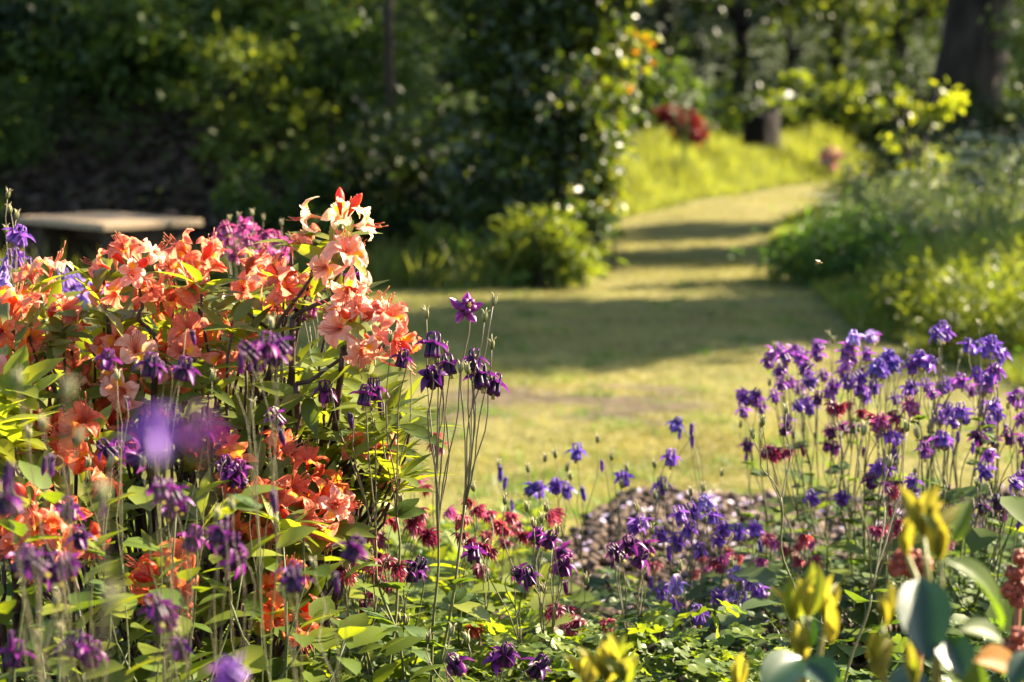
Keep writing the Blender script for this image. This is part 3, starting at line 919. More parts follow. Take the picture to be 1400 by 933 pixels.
def columbine_mesh(kind, var):
    """nodding columbine: five spread sepals, five cupped petals each drawn up into a hooked spur, tuft of stamens"""
    key = ('col', kind, var)
    if key in _cache: return _cache[key]
    rnd = random.Random(str(key))
    a, b, c, e = C_[kind]
    mb = MB()
    rot = rnd.uniform(0, 6)
    for k in range(5):
        A = rot + k * 2 * math.pi / 5
        dr = rnd.uniform(-.007, .003) - (.005 if var % 2 else 0)
        petal_grid(mb, A + rnd.uniform(-.12, .12), rnd.uniform(.021, .027), rnd.uniform(.0058, .0074), .0030, .000,
                   lambda u, dr=dr: dr * u * u * 1.6 + .003 * math.sin(u * 3), .0035, rnd.uniform(-1, 1), a, b)
    for k in range(5):
        A = rot + (k + .5) * 2 * math.pi / 5
        ca, sa = math.cos(A), math.sin(A)
        hook = rnd.uniform(-.006, .001)
        path = [(.0072, -.0165), (.0074, -.012), (.0068, -.006), (.0068, 0), (.0080, .006), (.0092, .0115), (.0088, .0165), (.0080 + hook, .0190), (.0062 + hook * 1.4, .0178)]
        rad = [.0050, .0048, .0044, .0038, .0029, .0020, .0013, .0010, .0013]
        pts = [Vector((r * ca, r * sa, z)) for r, z in path]
        cols = [e, lerp3(e, c, .5), c, c, lerp3(c, a, .5), a, a, b, b]
        mb.tube(pts, rad, 7, 0, cols)
    for k in range(9):
        A = k * 2.4; r = .0035 * math.sqrt(k / 9)
        mb.tube([Vector((0, 0, -.004)), Vector((r * .7 * math.cos(A), r * .7 * math.sin(A), -.014)), Vector((r * math.cos(A), r * math.sin(A), -.0235)), Vector((r * math.cos(A), r * math.sin(A), -.025))],
                [.0005, .0005, .0006, .0009], 4, 0, [(.30, .34, .12), (.35, .36, .12), POLLEN, POLLEN])
    m = mb.mesh('columbine_flower', [M['petal']])
    _cache[key] = m
    return m


def double_mesh(kind, var):
    """spurless double columbine: whorls of narrow pointed petals"""
    key = ('dbl', kind, var)
    if key in _cache: return _cache[key]
    rnd = random.Random(str(key))
    a, b, c, e = C_[kind]
    mb = MB()
    for w in range(4):
        for k in range(7):
            A = k * 2 * math.pi / 7 + w * .45 + rnd.uniform(-.15, .15)
            L = .019 - w * .0022
            bend = -.004 - w * .0052 + rnd.uniform(-.002, .002)
            petal_grid(mb, A, L * (1 - w * .13), .0036, .002, -.0008 * w, lambda u, bd=bend: bd * u ** 1.2 + .0035 * math.sin(u * 3.1), .0015, rnd.uniform(-1, 1), lerp3(c, a, .5), b if w % 2 else lerp3(a, e, .6), 5, 3)
    m = mb.mesh('columbine_flower', [M['petal']])
    _cache[key] = m
    return m


def bud_mesh(kind):
    key = ('bud', kind)
    if key in _cache: return _cache[key]
    a, b, c, e = C_[kind]
    mb = MB()
    mb.tube([Vector((0, 0, z)) for z in (.012, .009, .004, -.002, -.009, -.015, -.019)], [.0008, .0030, .0042, .0050, .0046, .0026, .0004], 7, 0,
            [(.08, .10, .04), (.10, .10, .06), a, a, a, b, b])
    for k in range(5):
        A = k * 1.2566
        mb.tube([Vector((.0035 * math.cos(A), .0035 * math.sin(A), .002)), Vector((.004 * math.cos(A), .004 * math.sin(A), .009)), Vector((.0022 * math.cos(A), .0022 * math.sin(A), .0135))], [.0014, .0011, .0006], 4, 0, a)
    m = mb.mesh('columbine_bud', [M['petal']])
    _cache[key] = m
    return m


def pod_mesh(var):
    key = ('pod', var)
    if key in _cache: return _cache[key]
    rnd = random.Random(str(key))
    mb = MB()
    g1, g2 = (.12, .135, .035), (.30, .26, .13)
    for k in range(5):
        A = k * 1.2566 + rnd.uniform(-.1, .1)
        ca, sa = math.cos(A), math.sin(A)
        L = rnd.uniform(.016, .020)
        pr = [(.0012, 0), (.0028, L * .25), (.0034, L * .55), (.0030, L * .82), (.0040, L), (.0078, L * 1.16)]
        mb.tube([Vector((r * ca, r * sa, z)) for r, z in pr], [.0009, .0016, .0018, .0013, .0007, .0003], 5, 0, [g1, g1, lerp3(g1, g2, .4), lerp3(g1, g2, .7), g2, g2])
    m = mb.mesh('columbine_pod', [M['stem']])
    _cache[key] = m
    return m


def stem_leaf_mesh(var, mat='coldleaf'):
    key = ('sleaf', var, mat)
    if key in _cache: return _cache[key]
    n = 3
    ang = np.array([-.7, 0, .7]) + RNG.normal(0, .2, 3)
    d = np.stack([np.sin(ang), np.cos(ang), np.array([.1, .25, .1])], 1)
    V, Fc = scatter(T_OVATE, np.zeros((3, 3)) + d * .004, d, np.tile([0, -.2, 1.], (3, 1)), np.array([.8, 1, .85]))
    m = npmesh('columbine_leaf', V, Fc, [M[mat]])
    _cache[key] = m
    return m


def orient(pos, zdir, spin, sc=1.0):
    q = zdir.normalized().to_track_quat('Z', 'Y') @ Quaternion((0, 0, 1), spin)
    return Matrix.Translation(pos) @ q.to_matrix().to_4x4() @ Matrix.Scale(sc, 4)


def wig(path, amp):
    a, b = random.uniform(0, 6), random.uniform(0, 6)
    f1, f2 = random.uniform(1.2, 2.6), random.uniform(2.5, 5)
    n = len(path) - 1
    out = []
    for i, p in enumerate(path):
        u = i / n; e = amp * math.sin(math.pi * u)
        out.append(p + Vector((e * (math.sin(a + f1 * math.pi * u) + .4 * math.sin(b + f2 * math.pi * u)), e * math.cos(b + f1 * math.pi * u), 0)))
    return out


def parse(s):
    """'x,y x,y' in photograph pixels"""
    return [tuple(float(v) for v in w.split(',')) for w in s.split()]


GREEN, BROWN = (.085, .105, .025), (.13, .095, .055)


def columbine(label, base, d, flowers, buds='', pods='', group='columbines in the flower bed', leaves=3, basal=9, dbl=(), spread=.10, sc=.80, thick=1.0, per=5, joint=.82, leafmat='coldleaf', tilt=24, star=(), bleaf=.042, leafsz=.032, fh=.15):
    """one columbine: branching stems, nodding flowers, drooping buds, erect pods, divided leaves.
    flowers = [(kind, 'x,y x,y')]; base = pixel column of the root"""
    bx, bd = base
    loc = G(bx, bd)
    t = thing('columbine', label, 'columbine', loc, group)
    items = []
    for kind, s in flowers:
        for (x, y) in parse(s):
            items.append([P(x, y, d + random.uniform(-spread, spread)), 'flower', kind, (x, y) in star])
    k0 = flowers[0][0] if flowers else 'dark'
    for x, y in parse(buds): items.append([P(x, y, d + random.uniform(-spread, spread)), 'bud', k0, 0])
    for x, y in parse(pods): items.append([P(x, y, d + random.uniform(-spread, spread)), 'pod', k0, 0])
    items.sort(key=lambda i: i[0].x)
    k = max(1, math.ceil(len(items) / per))
    chunks = [items[i * len(items) // k:(i + 1) * len(items) // k] for i in range(k)]
    for ch in chunks:
        c = sum((i[0] for i in ch), Vector()) / len(ch)
        ztop = max(i[0].z for i in ch); zmin = min(i[0].z for i in ch)
        b = loc + Vector((random.uniform(-.03, .03), random.uniform(-.03, .03), -.02))
        jt = joint + (1 - joint) * .45
        J = Vector((c.x + (b.x - c.x) * random.uniform(.15, .35), c.y, min(b.z + (zmin - b.z) * jt + random.uniform(-.03, .03), zmin - .03)))
        T = Vector((c.x, c.y, zmin + (ztop - zmin) * .45))
        path = bez(b, b.lerp(J, .45) + Vector((random.uniform(-.02, .02), random.uniform(-.02, .02), .03)), J - (T - J) * .4, J, 14)
        path = wig(path, random.uniform(.004, .012))
        mb = MB()
        nn = len(path)
        mb.tube(path, [.0022 * thick * (1 - .45 * i / nn) for i in range(nn)], 6, 0, [lerp3(GREEN, BROWN, max(0, i / nn - .3) * .9) for i in range(nn)])
        parts = []
        nodes = [J, J, path[-2], path[-3]]
        for it in ch:
            E = it[0].copy(); typ = it[1]
            s0 = random.choice(nodes)
            if E.z - s0.z > .25: s0 = J
            hd = Vector((E.x - c.x, E.y - c.y, 0))
            if hd.length < .004: hd = Vector((random.uniform(-1, 1), random.uniform(-1, 1), 0))
            hd.normalize()
            if typ == 'pod':
                zdir = Vector((random.uniform(-.25, .25), random.uniform(-.25, .25), 1))
                pp = bez(s0, s0.lerp(E, .4) + Vector((0, 0, .01)), E - zdir * (E - s0).length * .3, E, 8)
                at = E; sz = sc
            else:
                if it[3]:
                    zdir = Vector((-.15, .80, -.25))
                elif typ == 'bud':
                    zdir = Vector((hd.x * -.2 + random.uniform(-.2, .2), random.uniform(-.2, .2), 1))
                else:
                    a = math.radians(abs(random.gauss(0, tilt)) + 6); th = random.uniform(0, 6.28)
                    # spurs point up and back towards the stem: the bell hangs outwards
                    zdir = Vector((math.sin(a) * (-hd.x * .7 + math.cos(th)), math.sin(a) * (.2 + math.sin(th)), math.cos(a)))
                zdir.normalize()
                at = E + zdir * .006 * sc
                up = .022 + .25 * (at - s0).length * random.uniform(.3, .6)
                pp = bez(s0, s0.lerp(at, .5) + Vector((0, 0, .02)), at + zdir * up - hd * .012, at, 10)
                sz = sc * random.uniform(.88, 1.12)
            pp = wig(pp, min(.006, .05 * (at - s0).length))
            n_ = len(pp)
            mb.tube(pp, [.0011 * thick * (1 - .45 * i / n_) for i in range(n_)], 5, 0, [lerp3(lerp3(GREEN, BROWN, .55), BROWN, i / n_) for i in range(n_)])
            parts.append((typ, it[2], at, zdir, sz))
        link('stem', mb.mesh('stem', [M['stem']], True, loc), t)
        for typ, kind, at, zdir, sz in parts:
            var = random.randrange(4)
            if typ == 'flower':
                me = double_mesh(kind, var) if kind in dbl else columbine_mesh(kind, var)
            elif typ == 'bud':
                me = bud_mesh(kind)
            else:
                me = pod_mesh(var)
            link({'flower': 'flower', 'bud': 'bud', 'pod': 'seed_pod'}[typ], me, t, orient(at - loc, zdir, random.uniform(0, 6.28), sz))
        for q in range(leaves):
            p = path[random.randrange(4, nn)]
            a = random.uniform(0, 6.28)
            dv = Vector((math.cos(a), math.sin(a), .35))
            m4 = Matrix.Translation(p - loc) @ dv.to_track_quat('Y', 'Z').to_matrix().to_4x4() @ Matrix.Scale(leafsz * random.uniform(.6, 1.2), 4)
            link('leaf', stem_leaf_mesh(random.randrange(3), leafmat), t, m4)
    if basal:
        n = basal
        a = RNG.uniform(0, 6.28, n); r = RNG.uniform(.03, .16, n)
        pos = np.stack([r * np.cos(a), r * np.sin(a), RNG.uniform(.4, 1.1, n) * fh], 1)
        V, Fc = scatter(T_TERN, pos, np.stack([np.cos(a), np.sin(a), RNG.uniform(-.3, .4, n)], 1), np.tile([0, 0, 1.], (n, 1)) + .4 * rand_dirs(n), bleaf * RNG.uniform(.8, 1.3, n))
        link('foliage', npmesh('foliage', V, Fc, [M[leafmat]]), t)
        mb = MB()
        for p in pos:
            e = Vector(p)
            mb.tube(bez(Vector((0, 0, -.02)), Vector((0, 0, .06)), e * .6 + Vector((0, 0, .05)), e, 5), [.0016, .0015, .0014, .0013, .0012, .001], 4, 0, GREEN)
        link('leaf_stalk', mb.mesh('leaf_stalk', [M['stem']]), t)
    return t


# ------------------------------------------------------------------ azaleas
AZ = {  # tube, lobe, lobe edge
    'pale': ((.68, .16, .08), (.75, .25, .15), (.82, .44, .32)),
    'coral': ((.62, .085, .035), (.72, .15, .075), (.76, .25, .15)),
    'orange': ((.58, .055, .012), (.70, .10, .025), (.72, .17, .065)),
    'deep': ((.52, .04, .012), (.64, .075, .022), (.66, .14, .055)),
    'peach': ((.74, .32, .12), (.82, .48, .22), (.88, .66, .42)),
}
FLARE = (.80, .33, .01)


def yy_tw(v, w, u, t): return v * w * t * u * 2


def blossom_mesh(kind, var):
    """azalea blossom along +z: narrow tube, five ruffled lobes, the upper one flared with yellow, long curved stamens"""
    key = ('az', kind, var)
    if key in _cache: return _cache[key]
    rnd = random.Random(str(key))
    a, b, e = AZ[kind]
    mb = MB()
    mb.tube([Vector((0, 0, z)) for z in (0, .008, .017, .024)], [.0016, .0024, .0036, .0066], 10, 0, [a, a, a, b], False)
    openr = rnd.uniform(.85, 1.1)
    for k in range(5):
        A = k * 2 * math.pi / 5 + rnd.uniform(-.1, .1)
        c, s = math.cos(A), math.sin(A)
        nr, nc = 8, 7
        pts, cols = [], []
        L = rnd.uniform(.024, .032) * (1.05 if k == 0 else 1); wid = rnd.uniform(.0060, .0088); tw_ = rnd.uniform(-.45, .45)
        wv = rnd.uniform(0, 6); rec = rnd.uniform(.2, 2.0)
        for i in range(nr):
            u = i / (nr - 1)
            w = .0034 + wid * math.sin(math.pi * min(1, u * .85 + .02)) ** .9
            if i == nr - 1: w *= .3
            elif i == nr - 2: w *= .8
            r = .0060 + L * openr * (u ** 1.1) * .92
            z = .023 + .012 * math.sin(u * 2.2) - .014 * rec * u ** 3
            for j in range(nc):
                v = j / (nc - 1) * 2 - 1
                zz = z + yy_tw(v, w, u, tw_) + .0034 * u * math.sin(v * 5.5 + wv + u * 5) + .004 * (1 - v * v) * (u < .7) * (-.6) + .0012 * math.sin(u * 14 + v * 3 + wv)
                yy = v * w
                pts.append((r * c - yy * s, r * s + yy * c, zz))
                col = lerp3(b, e, min(1, u * .8 + abs(v) * .35))
                if abs(v) < .2: col = lerp3(col, a, .35)
                if k == 0:
                    f = max(0, 1 - ((u - .38) / .36) ** 2 - (v / .85) ** 2)
                    col = lerp3(col, FLARE, min(1, f * 1.7))
                elif k in (1, 4):
                    f = max(0, 1 - ((u - .2) / .3) ** 2 - (v / .7) ** 2); col = lerp3(col, FLARE, f * .4)
                cols.append(col)
        mb.grid(pts, nr, nc, 0, cols)
    for k in range(6):
        A = math.pi + (k - 2.5) * .28
        L = rnd.uniform(.040, .050) + (.010 if k == 2 else 0)
        q = rnd.uniform(.8, 1.2)
        p0, p1 = Vector((0, 0, .012)), Vector((.004 * math.cos(A), .004 * math.sin(A), .030))
        p2 = Vector((.014 * q * math.cos(A), .014 * q * math.sin(A), L * .85)); p3 = Vector((.012 * q * math.cos(A), .012 * q * math.sin(A), L * 1.12))
        st = (.60, .16, .10)
        mb.tube(bez(p0, p1, p2, p3, 6), [.0006] * 6 + [.0011], 4, 0, [st] * 6 + [(.45, .26, .10)])
    m = mb.mesh('azalea_blossom', [M['azpetal']])
    _cache[key] = m
    return m


def azbud_mesh(kind):
    key = ('azb', kind)
    if key in _cache: return _cache[key]
    a, b, e = AZ[kind]
    mb = MB()
    a2 = tuple(v * .8 for v in a)
    mb.tube([Vector((0, .001 * math.sin(z * 90), z)) for z in (0, .006, .013, .020, .027, .033, .036)], [.0013, .0022, .0042, .0060, .0054, .0028, .0004], 8, 0, [a2, a2, a2, a, a, a2, a2])
    m = mb.mesh('azalea_bud', [M['azpetal']])
    _cache[key] = m
    return m


def whorl_mesh(var, n, up, mat):
    key = ('wh', var, n, mat)
    if key in _cache: return _cache[key]
    ang = np.arange(n) * 2.39996 + RNG.uniform(-.3, .3, n)
    el = RNG.uniform(up - .5, up + .4, n)
    d = np.stack([np.cos(ang) * np.cos(el), np.sin(ang) * np.cos(el), np.sin(el)], 1)
    V, Fc = scatter(T_LANCE if mat != 'yellowleaf' else t_ovate(.2, .2, .06), d * .004 + np.stack([np.zeros(n), np.zeros(n), -RNG.uniform(0, .02, n)], 1), d, np.tile([0, 0, 1.], (n, 1)) - .5 * d + .15 * rand_dirs(n), RNG.uniform(.045, .075, n))
    m = npmesh('leaf_whorl', V, Fc, [M[mat]])
    _cache[key] = m
    return m


def azalea(label, base, trusses, whorls, leafmat='azleaf', nb=5, group=None, drop=0, few=1.0):
    """trusses: (x, y, d, kind, number of blossoms, direction)"""
    loc = G(*base)
    t = thing('azalea', label, 'azalea shrub', loc, group)
    trusses = [(q[0], q[1] + drop, q[2], q[3], max(3, round(q[4] * few))) + tuple(q[5:]) for q in trusses]
    tips = []
    for tr in trusses: tips.append((P(tr[0], tr[1], tr[2]), tr))
    for w in whorls: tips.append((P(w[0], w[1], w[2]), w))
    tips.sort(key=lambda q: q[0].x)
    k = max(1, math.ceil(len(tips) / nb))
    for ci in range(k):
        ch = tips[ci * len(tips) // k:(ci + 1) * len(tips) // k]
        c = sum((q[0] for q in ch), Vector()) / len(ch)
        zmin = min(q[0].z for q in ch)
        J = Vector((loc.x + (c.x - loc.x) * .7, loc.y + (c.y - loc.y) * .7, loc.z + (zmin - loc.z) * .62))
        mb = MB()
        b = loc + Vector((random.uniform(-.04, .04), random.uniform(-.04, .04), -.03))
        path = bez(b, b + Vector((0, 0, (J.z - b.z) * .4)), J - Vector(((c.x - loc.x) * .1, 0, .05)), J, 8)
        mb.tube(path, list(np.linspace(.008, .0042, 9)), 7)
        for E, tr in ch:
            s0 = path[random.choice((6, 7, 8))]
            if len(tr) > 6 and tr[6]: s0 = P(*tr[6])
            e = E - Vector((0, 0, .012))
            mid = s0.lerp(e, .5) + Vector((random.uniform(-.02, .02), random.uniform(-.02, .02), random.uniform(-.03, .01)))
            mb.tube(wig(bez(s0, mid, s0.lerp(e, .8) + Vector((0, 0, -.01)), e, 9), .012), list(np.linspace(.0034, .0018, 10)), 6)
            if len(tr) > 6 and tr[6]:
                mb.tube(bez(J, J.lerp(s0, .4) + Vector((0, .01, .03)), J.lerp(s0, .8), s0, 6), list(np.linspace(.0055, .0044, 7)), 6)
        link('branch', mb.mesh('branch', [M['twig']], True, loc), t)
    for E, tr in tips:
        if len(tr) == 3:
            m4 = orient(E - loc, Vector((random.uniform(-.5, .5), random.uniform(-.6, .2), 1)), random.uniform(0, 6.28), random.uniform(.8, 1.2))
            link('leaf_whorl', whorl_mesh(random.randrange(5), random.choice((6, 7, 9)), .35, leafmat), t, m4)
            continue
        x, y, d, kind, nbl, dr = tr[:6]
        dr = Vector(dr).normalized()
        m4 = orient(E - loc, dr, random.uniform(0, 6.28))
        trn = thing('flower_truss', None, None, (0, 0, 0)); trn.parent = t; trn.matrix_local = m4
        mb = MB()
        mb.tube([Vector((0, 0, -.02)), Vector((0, 0, 0)), Vector((0, 0, .006))], [.003, .0045, .001], 6, 0, (.07, .09, .02))
        link('flower_base', mb.mesh('flower_base', [M['stem']]), trn)
        for i in range(nbl):
            a = i * 2.39996 + random.uniform(-.2, .2)
            po = math.acos(1 - (i + .5) / nbl * 1.15)
            v = Vector((math.sin(po) * math.cos(a), math.sin(po) * math.sin(a), math.cos(po)))
            kk = kind
            if random.random() < .13: kk = {'pale': 'peach', 'coral': 'pale', 'orange': 'coral', 'deep': 'orange', 'peach': 'pale'}[kind]
            # the yellow lobe of each blossom is uppermost
            z = v; xh = Vector((0, 0, 1)) - z * z.z
            if xh.length < .05: xh = Vector((1, 0, 0))
            xh.normalize(); yh = z.cross(xh)
            R = Matrix((xh, yh, z)).transposed().to_4x4() @ Matrix.Rotation(random.uniform(-.4, .4), 4, 'Z')
            R = R @ Matrix.Rotation(random.gauss(0, .3), 4, 'X') @ Matrix.Rotation(random.gauss(0, .3), 4, 'Y')
            m_ = Matrix.Translation(v * random.uniform(.006, .034)) @ R @ Matrix.Scale(random.uniform(.68, 1.0), 4)
            link('blossom', blossom_mesh(kk, random.randrange(6)), trn, m_)
        for i in range(random.choice((0, 1, 2, 2))):
            a = random.uniform(0, 6.28)
            v = Vector((.5 * math.cos(a), .5 * math.sin(a), .8))
            link('bud', azbud_mesh('deep' if kind in ('deep', 'orange') else 'coral'), trn, orient(v * .02, v, 0, 1.1))
        link('leaf_whorl', whorl_mesh(5 + random.randrange(4), 6, -.05, leafmat), t, orient(E - loc - dr * .012, dr, random.uniform(0, 6.28), random.uniform(.8, 1.1)))
    return t


U = (0, -.35, 1)
L_ = (-.6, -.5, .6)
R_ = (.7, -.45, .5)
Fd = (0, -1, .15)
coral_tr = [
    (466, 298, 2.66, 'peach', 6, (.0, -.3, 1), (342, 500, 2.72)), (468, 346, 2.64, 'pale', 8, (.45, -.75, -.15), (400, 435, 2.68)), (428, 338, 2.70, 'coral', 6, (-.5, -.5, .5)),
    (486, 435, 2.62, 'pale', 11, (.25, -.8, .35), (405, 525, 2.66)), (526, 445, 2.62, 'coral', 4, (1, -.4, .1), (470, 475, 2.64)),
    (333, 372, 2.74, 'coral', 7, U, (382, 460, 2.72)), (388, 378, 2.72, 'coral', 8, Fd), (270, 362, 2.78, 'coral', 6, (.1, -.6, .6)),
    (183, 362, 2.66, 'coral', 11, (0, -.7, .7), (212, 470, 2.68)), (238, 372, 2.72, 'coral', 7, (.3, -.5, .8)), (56, 392, 2.76, 'coral', 7, U), (14, 436, 2.66, 'orange', 9, (-.2, -.8, .5)),
    (62, 425, 2.72, 'coral', 6, Fd), (250, 432, 2.74, 'orange', 9, Fd), (205, 440, 2.78, 'orange', 7, (-.2, -.9, 0)), (150, 432, 2.7, 'coral', 7, (-.4, -.8, .1)),
    (130, 470, 2.72, 'pale', 7, Fd), (188, 495, 2.68, 'pale', 7, (.1, -.8, .4)), (265, 478, 2.7, 'coral', 8, (.3, -.8, .3)), (95, 500, 2.76, 'coral', 7, Fd),
    (25, 480, 2.7, 'coral', 7, Fd), (15, 520, 2.64, 'pale', 6, (-.2, -.8, .3)), (225, 530, 2.78, 'coral', 6, Fd), (310, 455, 2.82, 'orange', 5, U), (140, 540, 2.74, 'coral', 6, Fd),
]
deep_tr = [
    (350, 640, 2.6, 'deep', 9, (-.1, -.7, .7)), (372, 690, 2.56, 'orange', 10, Fd), (340, 700, 2.62, 'orange', 7, (-.5, -.8, 0)), (415, 672, 2.6, 'orange', 7, (.3, -.8, .4)),
    (445, 695, 2.6, 'coral', 8, (.5, -.8, 0)), (225, 795, 2.4, 'deep', 8, Fd), (392, 828, 2.52, 'orange', 9, (.2, -.9, .2)), (60, 612, 2.5, 'deep', 7, U),
    (115, 600, 2.5, 'orange', 7, Fd), (45, 690, 2.4, 'orange', 7, Fd), (58, 735, 2.4, 'coral', 8, Fd), (505, 628, 2.72, 'coral', 6, (.5, -.6, .5)),
    (150, 590, 2.72, 'deep', 6, Fd), (120, 705, 2.45, 'deep', 5, Fd), (300, 610, 2.74, 'orange', 4, Fd),
]
wh1 = []
for i in range(84):
    x = random.uniform(245, 560); y = random.uniform(400, 690) if x > 330 else random.uniform(470, 690)
    if x > 430 and y < 500: y += 90
    if x > 500 and y < 560: y += 50
    wh1.append((x, y, random.uniform(2.62, 2.95)))
for i in range(18):
    wh1.append((random.uniform(0, 240), random.uniform(540, 700), random.uniform(2.7, 2.95)))
wh1 += [(398, 325, 2.7), (140, 360, 2.68), (300, 400, 2.75), (455, 410, 2.72), (470, 490, 2.68), (60, 470, 2.66), (85, 455, 2.66)]
wh1 += [(random.uniform(10, 330), random.uniform(370, 540), random.uniform(2.62, 2.75)) for i in range(12)]
wh2 = [(random.uniform(0, 480), random.uniform(680, 900), random.uniform(2.45, 2.85)) for i in range(50)]
wh2 += [(random.uniform(430, 560), random.uniform(560, 680), random.uniform(2.62, 2.85)) for i in range(8)]
azalea('tall coral pink azalea with yellow flares, its highest truss standing against the dark hedge', (210, 2.85), coral_tr, wh1, group='azaleas in the flower bed', drop=14, few=.64)
azalea('lower deep orange azalea blooming beneath the coral one', (290, 2.70), deep_tr, wh2, group='azaleas in the flower bed', few=.62)
azalea('lime leaved shrub without flowers at the left picture edge', (-30, 2.5), [], [(x, y, d) for x, y, d in
       ((5, 560, 2.45), (30, 545, 2.5), (20, 590, 2.42), (45, 575, 2.5), (0, 610, 2.42), (12, 535, 2.5), (35, 615, 2.46), (-15, 580, 2.4), (8, 640, 2.44), (-20, 545, 2.5))], 'yellowleaf', 4)

# ------------------------------------------------------------------ columbines, plant by plant
RED = ('red', 'wine', 'magenta')
columbine('tall dark purple columbine standing alone against the sunlit lawn, one open flower at its top', (592, 2.58), 2.58,
          [('plum', '639,420'), ('dark', '591,478 615,504 649,497 591,519 676,531 658,520')], '603,524', '583,436 674,418 672,478 662,440 629,510 611,484 640,512 598,500',
          leaves=5, basal=8, spread=.05, per=8, joint=.45, star=((639, 420),), leafsz=.05, thick=1.2, sc=.86)
columbine('dark purple columbine leaning left between the coral truss and the tall lone columbine', (560, 2.62), 2.6,
          [('dark', '549,495 512,538'), ('plum', '444,540 498,546')], '480,578 520,560', '533,468 556,486', leaves=5, basal=6, spread=.06, per=5, joint=.5, leafsz=.05, thick=1.15)
columbine('blue violet columbine with few hanging bells, left of the mulch against the lawn', (775, 3.65), 3.6,
          [('blue', '788,622 737,672 760,668 725,671 775,674')], '798,678 684,650 690,664 700,694', '682,640 745,632 760,627 775,645 780,657 817,606 722,646', leaves=1, basal=8, joint=.6, thick=.8, sc=.92)
columbine('violet columbine with two bells on long arching stalks in front of the mulch crest', (880, 3.6), 3.55,
          [('violet', '853,657 917,630 905,668')], '823,640 946,606', '836,630 858,645 895,640 850,668', leaves=1, basal=7, joint=.6, thick=.8, sc=.85)
columbine('thin violet columbine whose single flower hangs in the middle of the lawn', (1000, 3.8), 3.75,
          [('blue', '923,583')], '929,596 945,590', '986,652', leaves=1, basal=5, joint=.75, thick=.7)
columbine('dense violet columbine in the middle of the mulch edge, many pale bells', (925, 3.3), 3.25,
          [('violet', '868,722 880,718 930,708 948,702 963,694 975,710 940,728 925,745 905,735 985,742 990,727 1010,732 1032,728 955,755'), ('lilac', '1003,788 1000,815 970,690 1028,795')],
          '915,760 1040,750', '895,682 910,672 945,678 1010,705 1035,712 962,672', leaves=1, basal=12, joint=.6, sc=.82, thick=.85)
columbine('low violet columbine in front of the dense violet one, bells close to the leaves', (955, 3.15), 3.1,
          [('violet', '905,812 920,833 955,845 970,856 1040,812 1022,800 985,820'), ('lilac', '925,805 1012,825')], '890,800', '930,780 1000,775', leaves=1, basal=14, joint=.6, sc=.8, thick=.85)
columbine('magenta purple columbine with wide flowers left of the dense violet one', (850, 3.0), 2.95,
          [('plum', '845,758 862,748 885,752 873,768')], '838,770', '872,700 890,730', leaves=2, basal=6, joint=.6, dbl=())
columbine('dark wine columbine with hanging bells before the grey mulch at left', (755, 2.9), 2.85,
          [('plum', '772,760 770,778 750,742'), ('dark', '715,785 725,792 735,735 648,760')], '774,806 720,800', '740,715 730,722 762,730 690,690 748,700', leaves=2, basal=9, joint=.55)
columbine('crimson double columbine with a cluster of round red heads left of the blue violet one', (705, 3.4), 3.35,
          [('red', '682,722 698,710 690,728 706,722 752,708 760,706 665,735'), ('wine', '732,735 715,735 690,745')], '', '668,712 720,700 745,700', dbl=RED, leaves=1, basal=9, joint=.6, thick=.8, sc=.95)
columbine('crimson double columbine, many small heads crowded beside the orange azalea', (500, 3.1), 3.05,
          [('red', '490,714 498,720 532,706 525,703'), ('wine', '564,718 572,704 568,722 588,736 516,740 506,733 460,740 452,752 470,755 485,752 522,764')], '540,720', '548,690 510,700', dbl=RED, leaves=1, basal=10, joint=.6, thick=.8, sc=1.0)
columbine('crimson double columbine in front of the broad green leaves, level with the orange truss', (480, 2.75), 2.72,
          [('red', '470,770 488,762 505,768 520,775 478,790'), ('wine', '495,775 512,785 462,782 530,770 545,778')], '', '500,740', dbl=RED, leaves=2, basal=5, joint=.6, sc=.8)
columbine('crimson columbine between tall lone stem and wine columbine, heads in two tiers', (655, 3.05), 3.0,
          [('red', '640,690 655,700 632,712 668,705'), ('wine', '645,745 660,752 630,735 672,758 655,780')], '625,720', '648,672', dbl=RED, leaves=2, basal=7, joint=.6, sc=.85)
columbine('low wine red double columbine deep among the leaves below the crimson one', (515, 2.95), 2.95,
          [('wine', '520,794 530,802 508,812 464,808 500,820'), ('red', '545,790 470,795')], '495,835', '', dbl=RED, leaves=1, basal=10, joint=.6, thick=.8)
columbine('red columbine with three small pinkish heads in front of the lawn', (575, 3.3), 3.3,
          [('red', '596,598 592,610 602,612 582,670'), ('magenta', '616,702 536,576 575,655')], '', '560,640', dbl=RED, leaves=1, basal=6, joint=.7, thick=.7, sc=.8)
columbine('wine red columbine hidden among the lime leaves right of the tall stem', (770, 3.0), 3.0,
          [('wine', '776,838 760,836 768,845 750,840 790,852'), ('red', '648,862 830,855 780,862')], '', '745,812 800,800', dbl=RED, leaves=1, basal=9, joint=.6, thick=.8, sc=.9)
columbine('dark purple columbine with one spiky flower at the bottom edge below the tall stem', (640, 2.45), 2.42,
          [('plum', '626,912'), ('dark', '680,908 733,915 690,900')], '700,905', '616,870 640,880 585,880', leaves=1, basal=4, joint=.6)
columbine('small purple columbine near two lime leaf shoots, dark flower just left of its leaves', (575, 2.8), 2.75,
          [('dark', '564,788 570,780')], '500,835', '545,850 555,855', leaves=1, basal=6, joint=.7)
columbine('pink red columbine low at the right of the violet clump', (1075, 3.35), 3.35,
          [('red', '1047,738 1100,738 1092,748 1115,770 1090,768 1075,755 985,778 975,770'), ('magenta', '1108,745 1060,745 1118,778 990,765')], '', '1085,720', dbl=RED, leaves=1, basal=9, joint=.6, thick=.8, sc=.85)
